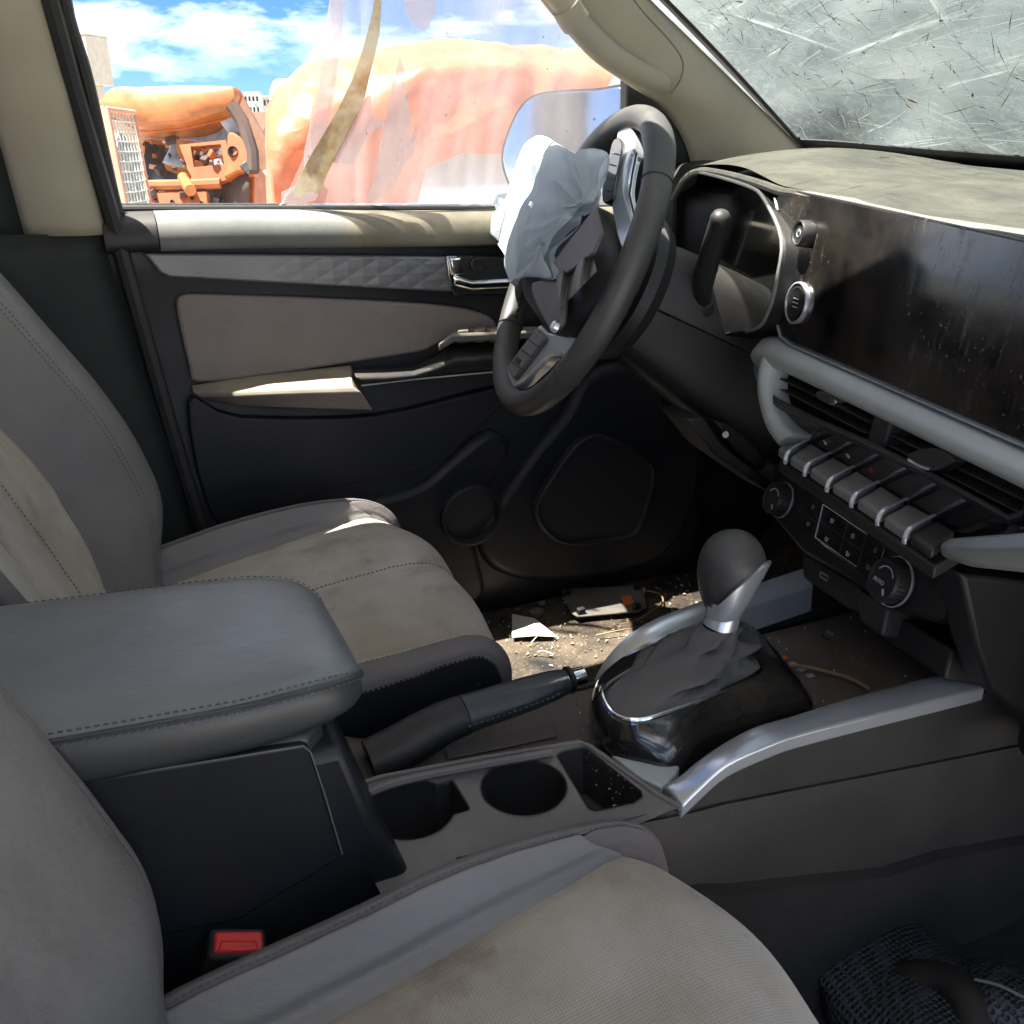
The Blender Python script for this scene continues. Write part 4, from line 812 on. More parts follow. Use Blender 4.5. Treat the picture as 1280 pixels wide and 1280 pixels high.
prism('rubber_mat', [c + Vector((0, 0, -.041)) for c in [at(a, b, z=ZP) for a, b in ((715, 955), (735, 950), (780, 992), (748, 1002))]], (0, 0, .002), 'charcoal', con, bevel=.001)
# raised lip round the cup tray
lipo = catmull([at(a, b, z=ZP + .006) for a, b in ((440, 1035), (436, 1018), (452, 997), (500, 977), (600, 957), (690, 941))], 5, False); tube('tray_lip', lipo, .004, 'console_grey', con, n=8)
# handbrake tray and driver-side wall
prism('handbrake_tray', [(-.43, .115, .295), (-.43, 0, .295), at(478, 972, z=.295), at(724, 929, z=.295), (-.12, .02, .295), (-.10, .115, .295)], (0, 0, -.05), 'console_brown', con, bevel=.003)
prism('tray_inset', [at(a, b, z=.2975) for a, b in ((556, 938), (640, 918), (694, 906), (697, 921), (640, 934), (560, 950))], (0, 0, .002), 'console_brown', con, bevel=.0015)
grid('tray_wall', lambda u, v: (at(478, 972, z=ZP).lerp(at(726, 928, z=ZP), u)) + Vector((0, .006 * v, -.045 * v)), 10, 3, 'console_grey', con)
prism('driver_side_wall', [(-.62, .118, .05), (.30, .118, .05), (.30, .118, .33), (-.10, .118, .30), (-.44, .118, .297), (-.62, .118, .30)], (0, -.008, 0), 'charcoal', con, bevel=.003)
# curved rise at the rear of the handbrake well
grid('rear_ramp', lambda u, v: Vector((-.425 + .09 * u ** 1.6 - .004, .115 - .115 * v, .295 + .125 * (1 - u) ** 2.0)), 14, 6, 'console_brown', con, solid=.004)
# passenger-side wall with its moulded bands
rows = [[at(a, b, y=y_) for a, b in pts] for pts, y_ in (
    (((570, 1072), (700, 1042), (852, 1008), (905, 962), (958, 936), (1090, 900), (1232, 866), (1300, 850)), -.128),
    (((572, 1080), (700, 1048), (868, 1014), (905, 1003), (1000, 984), (1100, 965), (1190, 947), (1300, 925)), -.130),
    (((572, 1083), (700, 1050), (868, 1016), (905, 1006), (1000, 987), (1100, 968), (1190, 950), (1300, 928)), -.133),
    (((574, 1112), (700, 1088), (868, 1062), (905, 1056), (1000, 1042), (1100, 1030), (1180, 1010), (1300, 985)), -.139),
    (((576, 1148), (700, 1130), (880, 1104), (915, 1104), (1000, 1094), (1100, 1084), (1170, 1062), (1300, 1040)), -.140))]
bm = bmesh.new(); bm_loft(bm, rows, False, False); finish('side_panel', bm, 'charcoal', con, angle=12)
bm = bmesh.new(); bm_loft(bm, [rows[-1], [Vector((p.x, -.150, p.z - .004)) for p in rows[-1]], [Vector((p.x, -.155, .01)) for p in rows[-1]]], False, False); finish('tunnel_carpet', bm, 'carpet_clean', con, angle=12)
# storage box under the armrest
prism('storage_box', [(-.80, -.112, .06), (-.40, -.112, .06), (-.385, -.112, .335), (-.408, -.112, .39), (-.425, -.112, .457), (-.80, -.112, .470)], (0, .215, 0), 'navy_vinyl', con, bevel=.008, seg=3)
prism('box_side_inset', [at(a, b, y=-.1135) for a, b in ((60, 985), (130, 972), (378, 932), (386, 934), (402, 985), (428, 1072), (300, 1150), (60, 1200))], (0, .01, 0), 'navy_vinyl', con, bevel=.002)
tube('inset_edge', [at(a, b, y=-.1145) for a, b in ((100, 978), (130, 972.5), (379, 932.5), (388, 940), (405, 990), (428, 1068))], .0006, 'console_grey', con, n=6)
# armrest lid: soft top, seam, lower shell
def lid_sec(x, k, ztop, zbot, y0=-.115, y1=.078, drop=0):
    r_ = []; yc = (y0 + y1) / 2; hw = (y1 - y0) / 2 * k
    for a, b in ((-1.0, .0), (-1.03, .25), (-1.02, .60), (-.985, .80), (-.90, .94), (-.6, 1.0), (0, 1.02), (.6, 1.0), (.90, .94), (.985, .80), (1.02, .60), (1.03, .25), (1.0, .0)): r_.append(Vector((x, yc + hw * a, zbot + (ztop - zbot) * b)))
    return r_
LID = []
for x in (-.90, -.80, -.70, -.62, -.56, -.51): LID.append(lid_sec(x, 1, .534 - .016 * smooth01((x + .80) / .35), .480 - .012 * smooth01((x + .8) / .35)))
for i, th in enumerate((12, 28, 44, 58, 70, 80, 87)):
    c_, s_ = math.cos(R(th)), math.sin(R(th)); x = -.51 + .108 * s_; LID.append(lid_sec(x, .42 + .58 * c_ ** .55, .518 - .030 * (1 - c_) ** 1.6, .468 + .014 * (1 - c_) ** 2))
arm = loft('armrest_lid', LID, 'lid_vinyl', con, sub=2)
TOPS = [[p + Vector((0, 0, .0022)) for p in r_[3:10]] for r_ in LID]
bm = bmesh.new(); bm_loft(bm, TOPS, False, False); finish('lid_cushion', bm, 'armrest_vinyl', arm, sub=2)
def lid_line(j, dz_=0.0): return catmull([r_[j] * 1.0 + Vector((0, 0, dz_)) for r_ in LID], 6, False)
tube('lid_piping', [p + Vector((0, -.0015, .001)) for p in lid_line(3)], .0018, 'lid_vinyl', arm, n=6)
stitches('lid_stitch', [a.lerp(b, .30) + Vector((0, -.001, .0026)) for a, b in zip(lid_line(3), lid_line(4))], (0, -.5, .85), 'thread_dark', arm, .0032, .0018, .00042, .0004)
stitches('lid_stitch', [a.lerp(b, .25) + Vector((0, -.0022, .001)) for a, b in zip(lid_line(3), lid_line(2))], (0, -.95, .2), 'thread', arm, .0032, .0018, .00042, .0004)
stitches('lid_stitch', [a.lerp(b, .25) + Vector((0, 0, .003)) for a, b in zip(lid_line(9), lid_line(8))], (0, .5, .85), 'thread_dark', arm, .0032, .0018, .00042, .0004)
lo_lid = prism('lid_base', [(-.85, -.108, .484), (-.45, -.108, .472), (-.435, -.09, .471), (-.435, .06, .471), (-.45, .074, .472), (-.85, .074, .484)], (0, 0, -.018), 'lid_vinyl', con, bevel=.004)

# silver rails
NE = [(1232, 860), (1160, 878), (1090, 895), (1000, 918), (960, 932), (910, 955), (875, 985), (852, 1008)]; FR = [(1195, 838), (1130, 854), (1070, 870), (990, 895), (935, 912), (880, 945), (848, 971), (826, 982)]
ne = catmull([at(a, b, y=-.134) for a, b in NE], 4, False); fr_ = catmull([at(a, b, y=-.104) for a, b in FR], 4, False)
loft('side_rail', [[a, a.lerp(b, .3) + Vector((0, 0, .003)), a.lerp(b, .7) + Vector((0, 0, .004)), b, b - Vector((0, -.002, .03)), a - Vector((0, 0, .014))] for a, b in zip(ne, fr_)], 'satin_silver', con, bevel=.002, seg=3)
OE = [(1003, 711), (930, 735), (872, 753), (805, 781), (766, 813), (745, 845), (736, 872), (734, 905)]; IE = [(1016, 733), (945, 757), (892, 772), (826, 800), (790, 826), (770, 848), (757, 868), (752, 900)]
oe = catmull([at(a, b, y=.118) for a, b in OE], 4, False); ie = catmull([at(a, b, y=.096) for a, b in IE], 4, False)
loft('side_rail', [[a, a.lerp(b, .3) + Vector((0, 0, .003)), a.lerp(b, .7) + Vector((0, 0, .003)), b, b - Vector((0, .002, .03)), a - Vector((0, 0, .03))] for a, b in zip(oe, ie)], 'satin_silver', con, bevel=.002, seg=3)
prism('cross_trim', [at(a, b, z=.338) for a, b in ((764, 942), (800, 946), (850, 957), (846, 966), (829, 984), (800, 970))], (0, 0, -.012), 'soft_silver', con, bevel=.002)
# gear selector surround: gloss black collar falling away from a bright ring
RG = [(755, 862), (758, 880), (772, 896), (800, 901), (840, 889), (900, 866), (945, 843), (951, 834), (940, 818), (912, 796), (870, 800), (820, 822), (775, 846)]
rg = catmull([at(a, b, z=.368) for a, b in RG], 5)
OU = [(737, 880), (741, 912), (760, 940), (802, 953), (848, 957), (900, 926), (985, 897), (1016, 884), (1000, 850), (935, 783), (870, 784), (800, 812), (752, 848)]
ou = catmull([at(a, b, z=.338) for a, b in OU], 5); nr = len(rg)
loft('selector_surround', [[b - Vector((0, 0, .03)) for b in ou], ou, [b.lerp(a, .25) + Vector((0, 0, .009)) for a, b in zip(rg, ou)], [b.lerp(a, .75) + Vector((0, 0, .006)) for a, b in zip(rg, ou)], rg, [a - Vector((0, 0, .01)) for a in rg]], 'gloss_black', con, cap=False)
tube('selector_ring', [a + Vector((0, 0, .001)) for a in rg], .0021, 'chrome', con, n=8, loop=True)
# front tray under the dash
prism('front_tray', [(.015, .10, .318), (.015, -.105, .318), (.42, -.105, .318), (.42, .10, .318)], (0, 0, -.02), 'console_brown', con, bevel=.002)
prism('tray_front_lip', [at(a, b, z=.334) for a, b in ((930, 782), (940, 780), (1022, 880), (1008, 886))], (0, 0, -.012), 'console_grey', con, bevel=.002)
for k in range(4): box('tray_print', at(980 + k * 11, 822 + k * 7.5, z=.3198), (.008, .006, .0006), 'orange_sticker' if k == 0 else 'print_grey', con, bevel=0)

# ------------------------------------------------------------------ gear lever
gl_ = thing('gear_lever', 'automatic gear lever with black leather boot and silver collar', 'gear lever', at(850, 860, z=.35))
gc = sum(rg, Vector()) / nr; neck = at(901, 776, y=.012); br = []
for i in range(57):
    f = i / 56; k = (1 - f) ** 1.25; rr = []
    for j, p in enumerate(rg):
        a = 2 * math.pi * j / nr; base = p - Vector((0, 0, .004)); an = math.atan2((p - gc).y, (p - gc).x)
        top = neck + Vector((.0175 * math.cos(an), .0175 * math.sin(an), -.004))
        q = top.lerp(base, k); q.z = base.z + (top.z - base.z) * (f ** 1.0)
        wr = .017 * math.sin(f * 15 + 2.6 * math.sin(an * 2 + .8)) * math.sin(math.pi * f) * (.5 + .5 * math.sin(an * 3 + 1)) + .008 * noise.noise(Vector((math.cos(an) * 2.2, math.sin(an) * 2.2, f * 5))) * math.sin(math.pi * f)
        d_ = (q - neck.lerp(gc, 1 - f)); d_.z = 0; q += d_.normalized() * (wr + .004 * math.sin(math.pi * min(f * 1.5, 1))); rr.append(q)
    br.append(rr)
loft('boot', br, 'leather_black', gl_, cap=False, angle=180)
for off in (0, 2): stitches('boot_stitch', [br[i][(nr * 9 // 13 + off + 6) % nr] for i in range(2, 55)], (-.3, -.9, .3), 'thread', gl_, .005, .003, .0006)
kz = [(896, 766, .012), (899, 752, .019), (904, 735, .0275), (910, 716, .0325), (916, 702, .0335), (921, 690, .0315), (925, 681, .0265), (928, 674, .018), (929, 671, .006)]
kpth = [at(a, b, y=.030 - .0015 * i) for i, (a, b, _) in enumerate(kz)]
tube('knob', kpth, [q[2] for q in kz], 'wheel_leather', gl_, n=24, flat=.95, sub=1)
kax = (kpth[4] - neck).normalized(); ku, kv, _ = frame_of(kax); tr_o, tr_t, tr_i = [], [], []
for j in range(40):
    a = 2 * math.pi * j / 40; d_ = ku * math.cos(a) + kv * math.sin(a); f = .5 + .5 * d_.dot(Vector((.914, -.407, 0))) / max(Vector((d_.x, d_.y, 0)).length, .2); hh = .012 + .054 * smooth01(f) ** 1.3
    tr_o.append(neck + d_ * .0145 - kax * .002); rr_ = interp([0, .012, .02, .03, .045, .07], [.0145, .0165, .0215, .0275, .0338, .0362], hh); ctr = neck.lerp(kpth[4], hh / (kpth[4] - neck).length)
    tr_t.append(ctr + d_ * rr_ + kax * 0); tr_i.append(ctr + d_ * (rr_ - .004) + kax * .001)
mid = [a.lerp(b, .5) + (a.lerp(b, .5) - neck.lerp(kpth[4], .4)).normalized() * .0012 for a, b in zip(tr_o, tr_t)]
loft('knob_trim', [tr_o, mid, tr_t, tr_i], 'satin_silver', gl_, cap=False)
tube('neck_collar', [neck - Vector((.0, 0, .006)), neck + Vector((.003, 0, .006)), neck + Vector((.006, 0, .014))], [.0175, .0160, .0145], 'satin_silver', gl_, n=24)

# ------------------------------------------------------------------ parking brake
pb = thing('parking_brake', 'black vinyl parking brake lever with chrome button beside the driver seat', 'brake lever', at(500, 950, y=.06))
hp_ = [(462, 952, .028), (490, 940, .029), (525, 920, .0285), (555, 903, .0265), (580, 893, .0255), (620, 880, .0245), (660, 867, .0230), (690, 857, .0205), (708, 851, .018)]
ph = [at(a, b, y=.062) for a, b, _ in hp_]
tube('lever', ph[:5], [q[2] * .80 for q in hp_[:5]], 'charcoal', pb, n=18, flat=.9)
gp = tube('grip', catmull(ph[4:], 3, False), [interp([0, 3, 6, 9, 12], [.0255, .0242, .023, .0205, .0165], i) * .80 for i in range(13)], 'lid_vinyl', pb, n=20, flat=.85)
tube('release_button', [ph[-1], ph[-1] + (ph[-1] - ph[-2]).normalized() * .010, ph[-1] + (ph[-1] - ph[-2]).normalized() * .019, ph[-1] + (ph[-1] - ph[-2]).normalized() * .021], [.0095, .0098, .0092, .005], 'chrome', pb, n=18)
lathe('grip_ring', ph[-1], ph[-1] - ph[-2], [(.0105, .0), (.014, .002), (.013, .006), (.0105, .007)], 'charcoal', pb, n=20)
stitches('grip_stitch', [at(a, b, y=.041) for a, b in ((585, 908), (640, 890), (690, 872), (704, 864))], (0, -1, .2), 'thread_dark', pb)

# ------------------------------------------------------------------ belt buckle
bk = thing('seat_belt_buckle', 'black seat belt buckle with bright red release button', 'belt buckle', at(290, 1250, y=-.135))
BN = (CAM - at(298, 1176, y=-.135)).normalized(); BN = (BN * .75 + Vector((0, 0, .75))).normalized(); bp0 = at(298, 1176, y=-.135)
def Bp(px, py, off=0): return atp(px, py, bp0 + BN * off, BN)
hs = [Bp(a, b) for a, b in ((262, 1158), (332, 1158), (334, 1195), (260, 1196))]
down = Vector((-.03, .0, -.10)); cB = sum(hs, Vector()) / 4
loft('housing', [hs, [p + (p - cB) * .10 + down * .12 for p in hs], [p + (p - cB) * .08 + down for p in hs]], 'charcoal_clean', bk, bevel=.003, seg=3)
prism('release_button', [Bp(a, b, .0015) for a, b in ((268, 1163), (328, 1163), (329, 1190), (266, 1191))], -BN * .004, 'red_plastic', bk, bevel=.002)
prism('button_step', [Bp(a, b, .0035) for a, b in ((276, 1175), (320, 1175), (324, 1188), (272, 1189))], -BN * .003, 'red_plastic', bk, bevel=.0015)
tube('buckle_stalk', [cB + down * .9, cB + down * 1.5, cB + down * 2.2 + Vector((0, .01, 0))], .009, 'rubber', bk, n=10)

# ------------------------------------------------------------------ loose things in the cabin
def fz(px, py): 
    p = at(px, py, z=.03)
    for _ in range(4): p = at(px, py, z=floor_z(p.x, p.y) + .004)
    return p
cv = thing('fuse_box_cover', 'loose dusty plastic cover lying on the driver floor', 'plastic cover', fz(755, 762))
cvp = [fz(a, b) + Vector((0, 0, .006)) for a, b in ((702, 744), (712, 741), (798, 738), (804, 742), (808, 765), (798, 770), (722, 777), (714, 772))]
plain('cover_plastic', (.10, .095, .085), .6, dust=.8, dustcol=(.28, .235, .16))
prism('panel', cvp, (0, 0, .004), 'cover_plastic', cv, bevel=.0015)
for a, b in ((708, 749), (726, 773), (795, 767), (797, 742)): box('clip', fz(a, b) + Vector((0, 0, .014)), (.014, .010, .012), 'rubber', cv, bevel=.002)
prism('warning_sticker', [fz(a, b) + Vector((0, 0, .0108)) for a, b in ((776, 752), (788, 751), (793, 762), (780, 764))], (0, 0, .0008), 'orange_sticker', cv, bevel=0)
def lump(name, px, py, s, mat, label, cat, seed):
    bm = bmesh.new(); bmesh.ops.create_icosphere(bm, subdivisions=2, radius=1); p = fz(px, py)
    for v in bm.verts:
        k = 1 + .35 * noise.noise(v.co * 1.7 + Vector((seed, 0, 0))); v.co = Vector((v.co.x * s[0] * k, v.co.y * s[1] * k, v.co.z * s[2] * k)) + p + Vector((0, 0, s[2] * .8))
    return tag(finish(name, bm, mat, None, angle=25), label, cat)
lump('mud_clod', 671, 769, (.016, .011, .007), 'cover_plastic', 'pale flat clod of dried mud on the floor by the driver seat', 'mud', 3)
lump('pebble', 678, 757, (.008, .007, .005), 'console_grey', 'small grey pebble behind the pale mud clod', 'pebble', 9)
lump('plastic_chip', 802, 741, (.007, .005, .006), 'pale_matte', 'tiny white chip beside the loose plastic cover', 'chip', 5)
def twig(name, pts, r_, mat, label, cat, lift=.004):
    p = catmull([fz(a, b) + Vector((0, 0, lift + .004 * (i % 2))) for i, (a, b) in enumerate(pts)], 5, False)
    return tag(finish(name, bm_tube(bmesh.new(), p, [r_ * (1 - .5 * i / len(p)) for i in range(len(p))], 6), mat), label, cat)
twig('dry_twig', [(808, 741), (825, 748), (828, 757), (815, 768), (795, 778), (770, 786)], .0018, 'twig', 'curved dry plant stem wrapping round the loose plastic cover', 'dry stem')
twig('dry_twig', [(745, 797), (775, 793), (800, 786)], .0016, 'twig', 'straight dry stem on the floor against the silver rail', 'dry stem')
twig('straw_bit', [(672, 818), (680, 819), (692, 821)], .0012, 'pale_matte', 'pale bit of straw on dark carpet near the brake lever', 'straw')
twig('straw_bit', [(664, 806), (671, 801)], .001, 'pale_matte', 'short pale straw nearest the seat edge', 'straw')
bm = bmesh.new(); bm_prism(bm, [fz(a, b) + Vector((0, 0, h_)) for a, b, h_ in ((640, 772, .006), (668, 780, .010), (696, 799, .004), (668, 800, .007), (640, 800, .004))], (0, 0, .001))  # white sheet laid in place of sunlight falling on the floor
tag(finish('sun_patch_sheet', bm, 'pale_matte', smooth=False), 'white sheet standing in for a sun patch on the floor at the edge of the driver seat', 'pale_matte')
tw = catmull([at(a, b, z=.326) for a, b in ((985, 832), (1005, 833), (1040, 841), (1070, 851), (1088, 862))], 5, False)
tag(finish('curled_twig', bm_tube(bmesh.new(), tw, .0021, 6), 'twig'), 'thin brown curled stem lying in the console front tray', 'dry stem')
# mesh bag in the passenger footwell
t = NT('bag_mesh'); v = t.n('ShaderNodeTexVoronoi', {'Vector': t.pos(), 'Scale': 190.0, 'Randomness': .15}); hl = t.ramp(v.outputs['Distance'], .3, .55)
t.bsdf(Base_Color=t.mix(hl, (.004, .004, .005), (.03, .034, .044)), Roughness=.6, Normal=t.bump(hl, .7, .002))
bag_ = thing('mesh_bag', 'black mesh fabric bag with padded strap on the passenger floor', 'bag', at(1170, 1280, z=.012))
bc = at(1180, 1290, z=.08)
def blob(name, c, s, mat, seed, par):
    bm = bmesh.new(); bmesh.ops.create_icosphere(bm, subdivisions=4, radius=1)
    for q in bm.verts:
        k = 1 + .22 * noise.noise(q.co * 1.5 + Vector((seed, 2, 0))) + .05 * noise.noise(q.co * 5); q.co = Vector((q.co.x * s[0] * k, q.co.y * s[1] * k, q.co.z * s[2] * k)) + c
    return finish(name, bm, mat, par)
blob('body', bc, (.09, .13, .055), 'bag_mesh', 2, bag_); blob('side_pocket', at(1255, 1275, z=.10), (.06, .05, .05), 'bag_mesh', 7, bag_)
tube('strap', catmull([at(a, b, z=z_) for a, b, z_ in ((1095, 1235, .10), (1130, 1218, .12), (1175, 1220, .135), (1205, 1245, .14), (1220, 1290, .13))], 6, False), .014, 'charcoal_clean', bag_, n=12, flat=.4)
tube('strap_piping', catmull([at(a, b, z=z_) for a, b, z_ in ((1035, 1262, .08), (1080, 1250, .09), (1120, 1240, .10))], 6, False), .0016, 'thread', bag_, n=6)
tube('strap_piping', catmull([at(a, b, z=z_) for a, b, z_ in ((1218, 1224, .145), (1250, 1232, .15), (1290, 1252, .15))], 6, False), .0016, 'thread', bag_, n=6)

# grit and glass crumbs shaken over the console and floor
def grit(name, spots, label, mat, seed):
    rnd = random.Random(seed); bm = bmesh.new()
    for fn_, n in spots:
        for _ in range(n):
            p, sz = fn_(rnd); a = Vector((rnd.uniform(-1, 1), rnd.uniform(-1, 1), rnd.uniform(-.3, 1))).normalized(); e = a.orthogonal().normalized(); f = a.cross(e)
            q = [bm.verts.new(p + e * sz), bm.verts.new(p - e * sz * .6 + f * sz * .8), bm.verts.new(p - e * sz * .5 - f * sz * .7), bm.verts.new(p + a * sz)]
            for t3 in ((0, 1, 2), (0, 1, 3), (1, 2, 3), (2, 0, 3)): bm.faces.new([q[k] for k in t3])
    return tag(finish(name, bm, mat, smooth=False), label, 'grit', kind='stuff')
def on_floor(r):
    x, y = r.uniform(.0, .42), r.uniform(.20, .69); return Vector((x, y, floor_z(x, y) + .002)), r.choice((.0012, .0018, .003, .0045))
def on_plate(r):
    a = r.random(); p = at(r.uniform(440, 850), 0, z=.34) if False else at(r.uniform(730, 850), r.uniform(940, 1008), z=ZP + .002); return p, r.choice((.0006, .0009, .0014))
def on_tray(r): return Vector((r.uniform(.03, .30), r.uniform(-.09, .09), .3195)), r.choice((.0007, .0010, .0018))
def on_brake(r): return Vector((r.uniform(-.42, -.13), r.uniform(.0, .11), .2965)), r.choice((.0007, .0011, .0018))
plain('grit_brown', (.24, .19, .13), .9); t = NT('glass_crumb'); t.bsdf(Base_Color=(.55, .62, .60), Roughness=.15)
grit('grit', [(on_floor, 700), (on_tray, 130), (on_brake, 120), (on_plate, 60)], 'brown grit and soil crumbs scattered over floor and console', 'grit_brown', 4)
grit('glass_crumbs', [(on_floor, 90), (on_tray, 40), (on_brake, 25)], 'tiny glass crumbs scattered over floor and console tray', 'glass_crumb', 8)

# ------------------------------------------------------------------ outside: scrapyard
GZ = -.55
t = NT('yard_dirt'); g1 = t.noise(.35, 8, .6); g2 = t.noise(3, 8, .65); c = t.mix(t.ramp(g1, .3, .7), (.33, .305, .27), (.46, .43, .385)); c = t.mix(t.ramp(g2, .45, .7), c, (.36, .335, .30))
t.bsdf(Base_Color=c, Roughness=.95, Normal=t.bump(g2, .6, .05))
bm = bmesh.new(); bmesh.ops.create_grid(bm, x_segments=40, y_segments=40, size=1200)
for v in bm.verts: v.co.z = GZ
tag(finish('ground', bm, 'yard_dirt', smooth=False), kind='structure')
t = NT('orange_tarp'); v1 = t.n('ShaderNodeTexVoronoi', {'Vector': t.pos(), 'Scale': 3.4}, feature='F1'); v2 = t.n('ShaderNodeTexVoronoi', {'Vector': t.n('ShaderNodeMapping', {'Vector': t.pos(), 'Rotation': (.4, .7, .3)}).outputs[0], 'Scale': 8.5}, feature='F1')
hh_ = t.math('ADD', v1.outputs['Distance'], t.math('MULTIPLY', v2.outputs['Distance'], .45)); cc_ = t.mix(t.ramp(t.noise(2.5, 7, .6), .3, .7), (.40, .092, .030), (.45, .125, .048)); cc_ = t.mix(t.math('MULTIPLY', t.ramp(t.noise(9, 7, .65), .52, .7), .5), cc_, (.42, .20, .12))
t.bsdf(Base_Color=cc_, Roughness=.42, Normal=t.bump(hh_, .22, .08, t.bump(t.noise(60, 4), .2, .004)))
plain('van_white', (.74, .73, .70), .35, dust=.25, coat=.3); plain('dark_glass', (.02, .025, .03), .1); plain('tyre', (.02, .02, .02), .8, dust=.4)
plain('rust_orange', (.30, .075, .014), .6, dust=.35, dustcol=(.16, .05, .02), var=.3); plain('faded_orange', (.30, .098, .022), .45, dust=.3, dustcol=(.38, .19, .075), var=.25)
plain('burnt_brown', (.055, .035, .028), .8, dust=.5, dustcol=(.12, .07, .04)); plain('sheet_plastic', (.30, .32, .34), .3, var=.5); plain('black_sheet', (.02, .022, .026), .35, dust=.3)
plain('concrete', (.40, .37, .31), .9, dust=.3, var=.12, grain=8, up=False); plain('mesh_wire', (.40, .46, .40), .5, metal=.3); plain('rust_steel', (.42, .22, .15), .8, dust=.3)
plain('scrap_mix', (.25, .22, .20), .6, var=.6, grain=60, gs=.6); plain('bark', (.09, .06, .04), .9); plain('leaf_green', (.07, .115, .035), .7, var=.4); plain('town_wall', (.62, .60, .55), .8); plain('town_roof', (.30, .16, .10), .9)
def wheel_at(c, r_, wd, par):
    w_ = lathe('wheel', Vector(c) - Vector((0, wd / 2, 0)), (0, 1, 0), [(r_ * .55, 0), (r_ * .9, 0), (r_, .03), (r_, wd - .03), (r_ * .9, wd), (r_ * .55, wd)], 'tyre', par, n=28)
    lathe('hub', Vector(c) - Vector((0, wd / 2 - .01, 0)), (0, 1, 0), [(r_ * .55, 0), (r_ * .5, -.01), (r_ * .15, .02), (.01, .0)], 'satin_silver', w_, n=20)
# white van under the tarpaulin
vx0, vx1, vy0, vy1 = .98, 4.6, 4.75, 6.45
van = thing('covered_van', 'white van parked alongside, its upper half under an orange tarpaulin', 'van', ((vx0 + vx1) / 2, 5.6, GZ))
def vsec(x, k=1.0, zt=1.10): return [Vector((x, vy0 + .02, -.20)), Vector((x, vy0, .05)), Vector((x, vy0 + .01, .50)), Vector((x, vy0 + .10, .62)), Vector((x, vy0 + .22, zt - .12)), Vector((x, vy0 + .42, zt)), Vector((x, vy1 - .42, zt)), Vector((x, vy1 - .22, zt - .12)), Vector((x, vy1 - .1, .62)), Vector((x, vy1, .5)), Vector((x, vy1, .05)), Vector((x, vy1 - .02, -.2))]
loft('body', [vsec(vx0, zt=.72), vsec(vx0 + .06, zt=.95), vsec(vx0 + .4, zt=1.12), vsec(2.6, zt=1.14), vsec(3.6, zt=1.10), vsec(4.2, zt=.75), vsec(vx1, zt=.55)], 'van_white', van, bevel=.04, seg=3)
for x in (1.35, 3.75):
    wheel_at((x, vy0 + .08, GZ + .33), .33, .2, van); wheel_at((x, vy1 - .08, GZ + .33), .33, .2, van)
# tarpaulin: one sheet from the near flank over the roof to the far flank, with folds
def tarp(u, v):
    uu = max(u - .07, 0) / .93; x = .46 + 3.8 * uu
    zt = interp([.46, .54, .72, 1.6, 2.6, 4.3], [.92, 1.04, 1.17, 1.32, 1.30, 1.2], x)
    zb = interp([.5, .95, 1.12, 1.28, 1.5, 4.3], [-.38, -.36, .15, .62, .70, .72], x)
    s = v * 3
    bulge = .02 * (1 - smooth01((x - .25) / .5))
    if s < 1: y = vy0 - .10 + .05 * s + .25 * s ** 14 + bulge; z = zb + (zt - .10 - zb) * s
    elif s < 2: f = s - 1; y = vy0 + .20 + bulge + (vy1 - vy0 - .4 - 2 * bulge) * f; z = zt - .10 + .10 * math.sin(math.pi * f) ** .5
    else: f = s - 2; y = vy1 - .20 - bulge + .3 * f ** .5; z = zt - .10 - (zt + .2) * f
    sh = .21 * max(y - vy0, 0) * (1 - uu) ** 3; e = smooth01(u / .07); z = zb + (z - zb) * e; x = x + sh - .05 * (1 - e)
    q = Vector((x, y, z)); n1 = noise.noise(Vector((x * 1.6 + 3, z * 2.2, y * 1.0))); n2 = noise.noise(Vector((x * 5, z * 4 + x * 3, y * 3))); n3 = noise.noise(Vector((x * 11 + z * 7, z * 5, y * 8)))
    n4 = noise.noise(Vector((x * 3.1 - z * 2.4, 5, y * 1.3))); k = .07 * (.35 - abs(n1)) + .07 * (.25 - abs(n4)) + .03 * (.3 - abs(n2)) + .012 * (.3 - abs(n3))
    dx = .20 * (1 - u) ** 6 * (.5 - v) * 0
    return q + Vector((.3 * k + .05 * n1 * (1 - uu), -k if s < 1.3 else k, .35 * k))
tag(grid('tarpaulin', tarp, 110, 110, 'orange_tarp', None, solid=.004), 'creased orange tarpaulin thrown over the white van', 'tarpaulin')
# burnt-out orange truck cab
wk = thing('wrecked_truck', 'stripped orange truck cab with its front torn off, beyond the wire cage', 'truck wreck', at(215, 255, t=10.0) * 1.0)
TW = 10.0
def K(px, py, d=0.0): return at(px, py, t=TW + d)
ru = [(116, 131), (124, 118), (137, 109), (170, 107), (250, 105.5), (290, 106), (297, 113), (296, 122), (286, 137), (262, 148), (238, 154), (205, 157), (172, 156), (150, 150), (128, 141)]
roof_f = catmull([K(a, b) for a, b in ru], 3); rc = sum(roof_f, Vector()) / len(roof_f); bk_ = FW * 1.7
def dent(p, k=.05): return p + FW * (k * noise.noise(p * 2.3)) + Vector((0, 0, k * .8 * noise.noise(p * 3.1 + Vector((3, 0, 0)))))
loft('roof', [[dent(rc + (p - rc) * q + FW * d_) for p in roof_f] for q, d_ in ((.55, -.07), (.82, -.05), (.95, -.01), (1.0, .06), (1.01, .16), (1.0, .5), (.98, 1.0), (.95, 1.7))], 'faded_orange', wk, angle=28)
tube('rain_gutter', [dent(p + FW * .10 - Vector((0, 0, .0))) for p in roof_f[18:]], .018, 'rust_orange', wk, n=6)
prism('back_wall', [K(a, b, 1.6) for a, b in ((150, 130), (290, 130), (300, 275), (140, 275))], FW * .05, 'black_sheet', wk, bevel=.01)
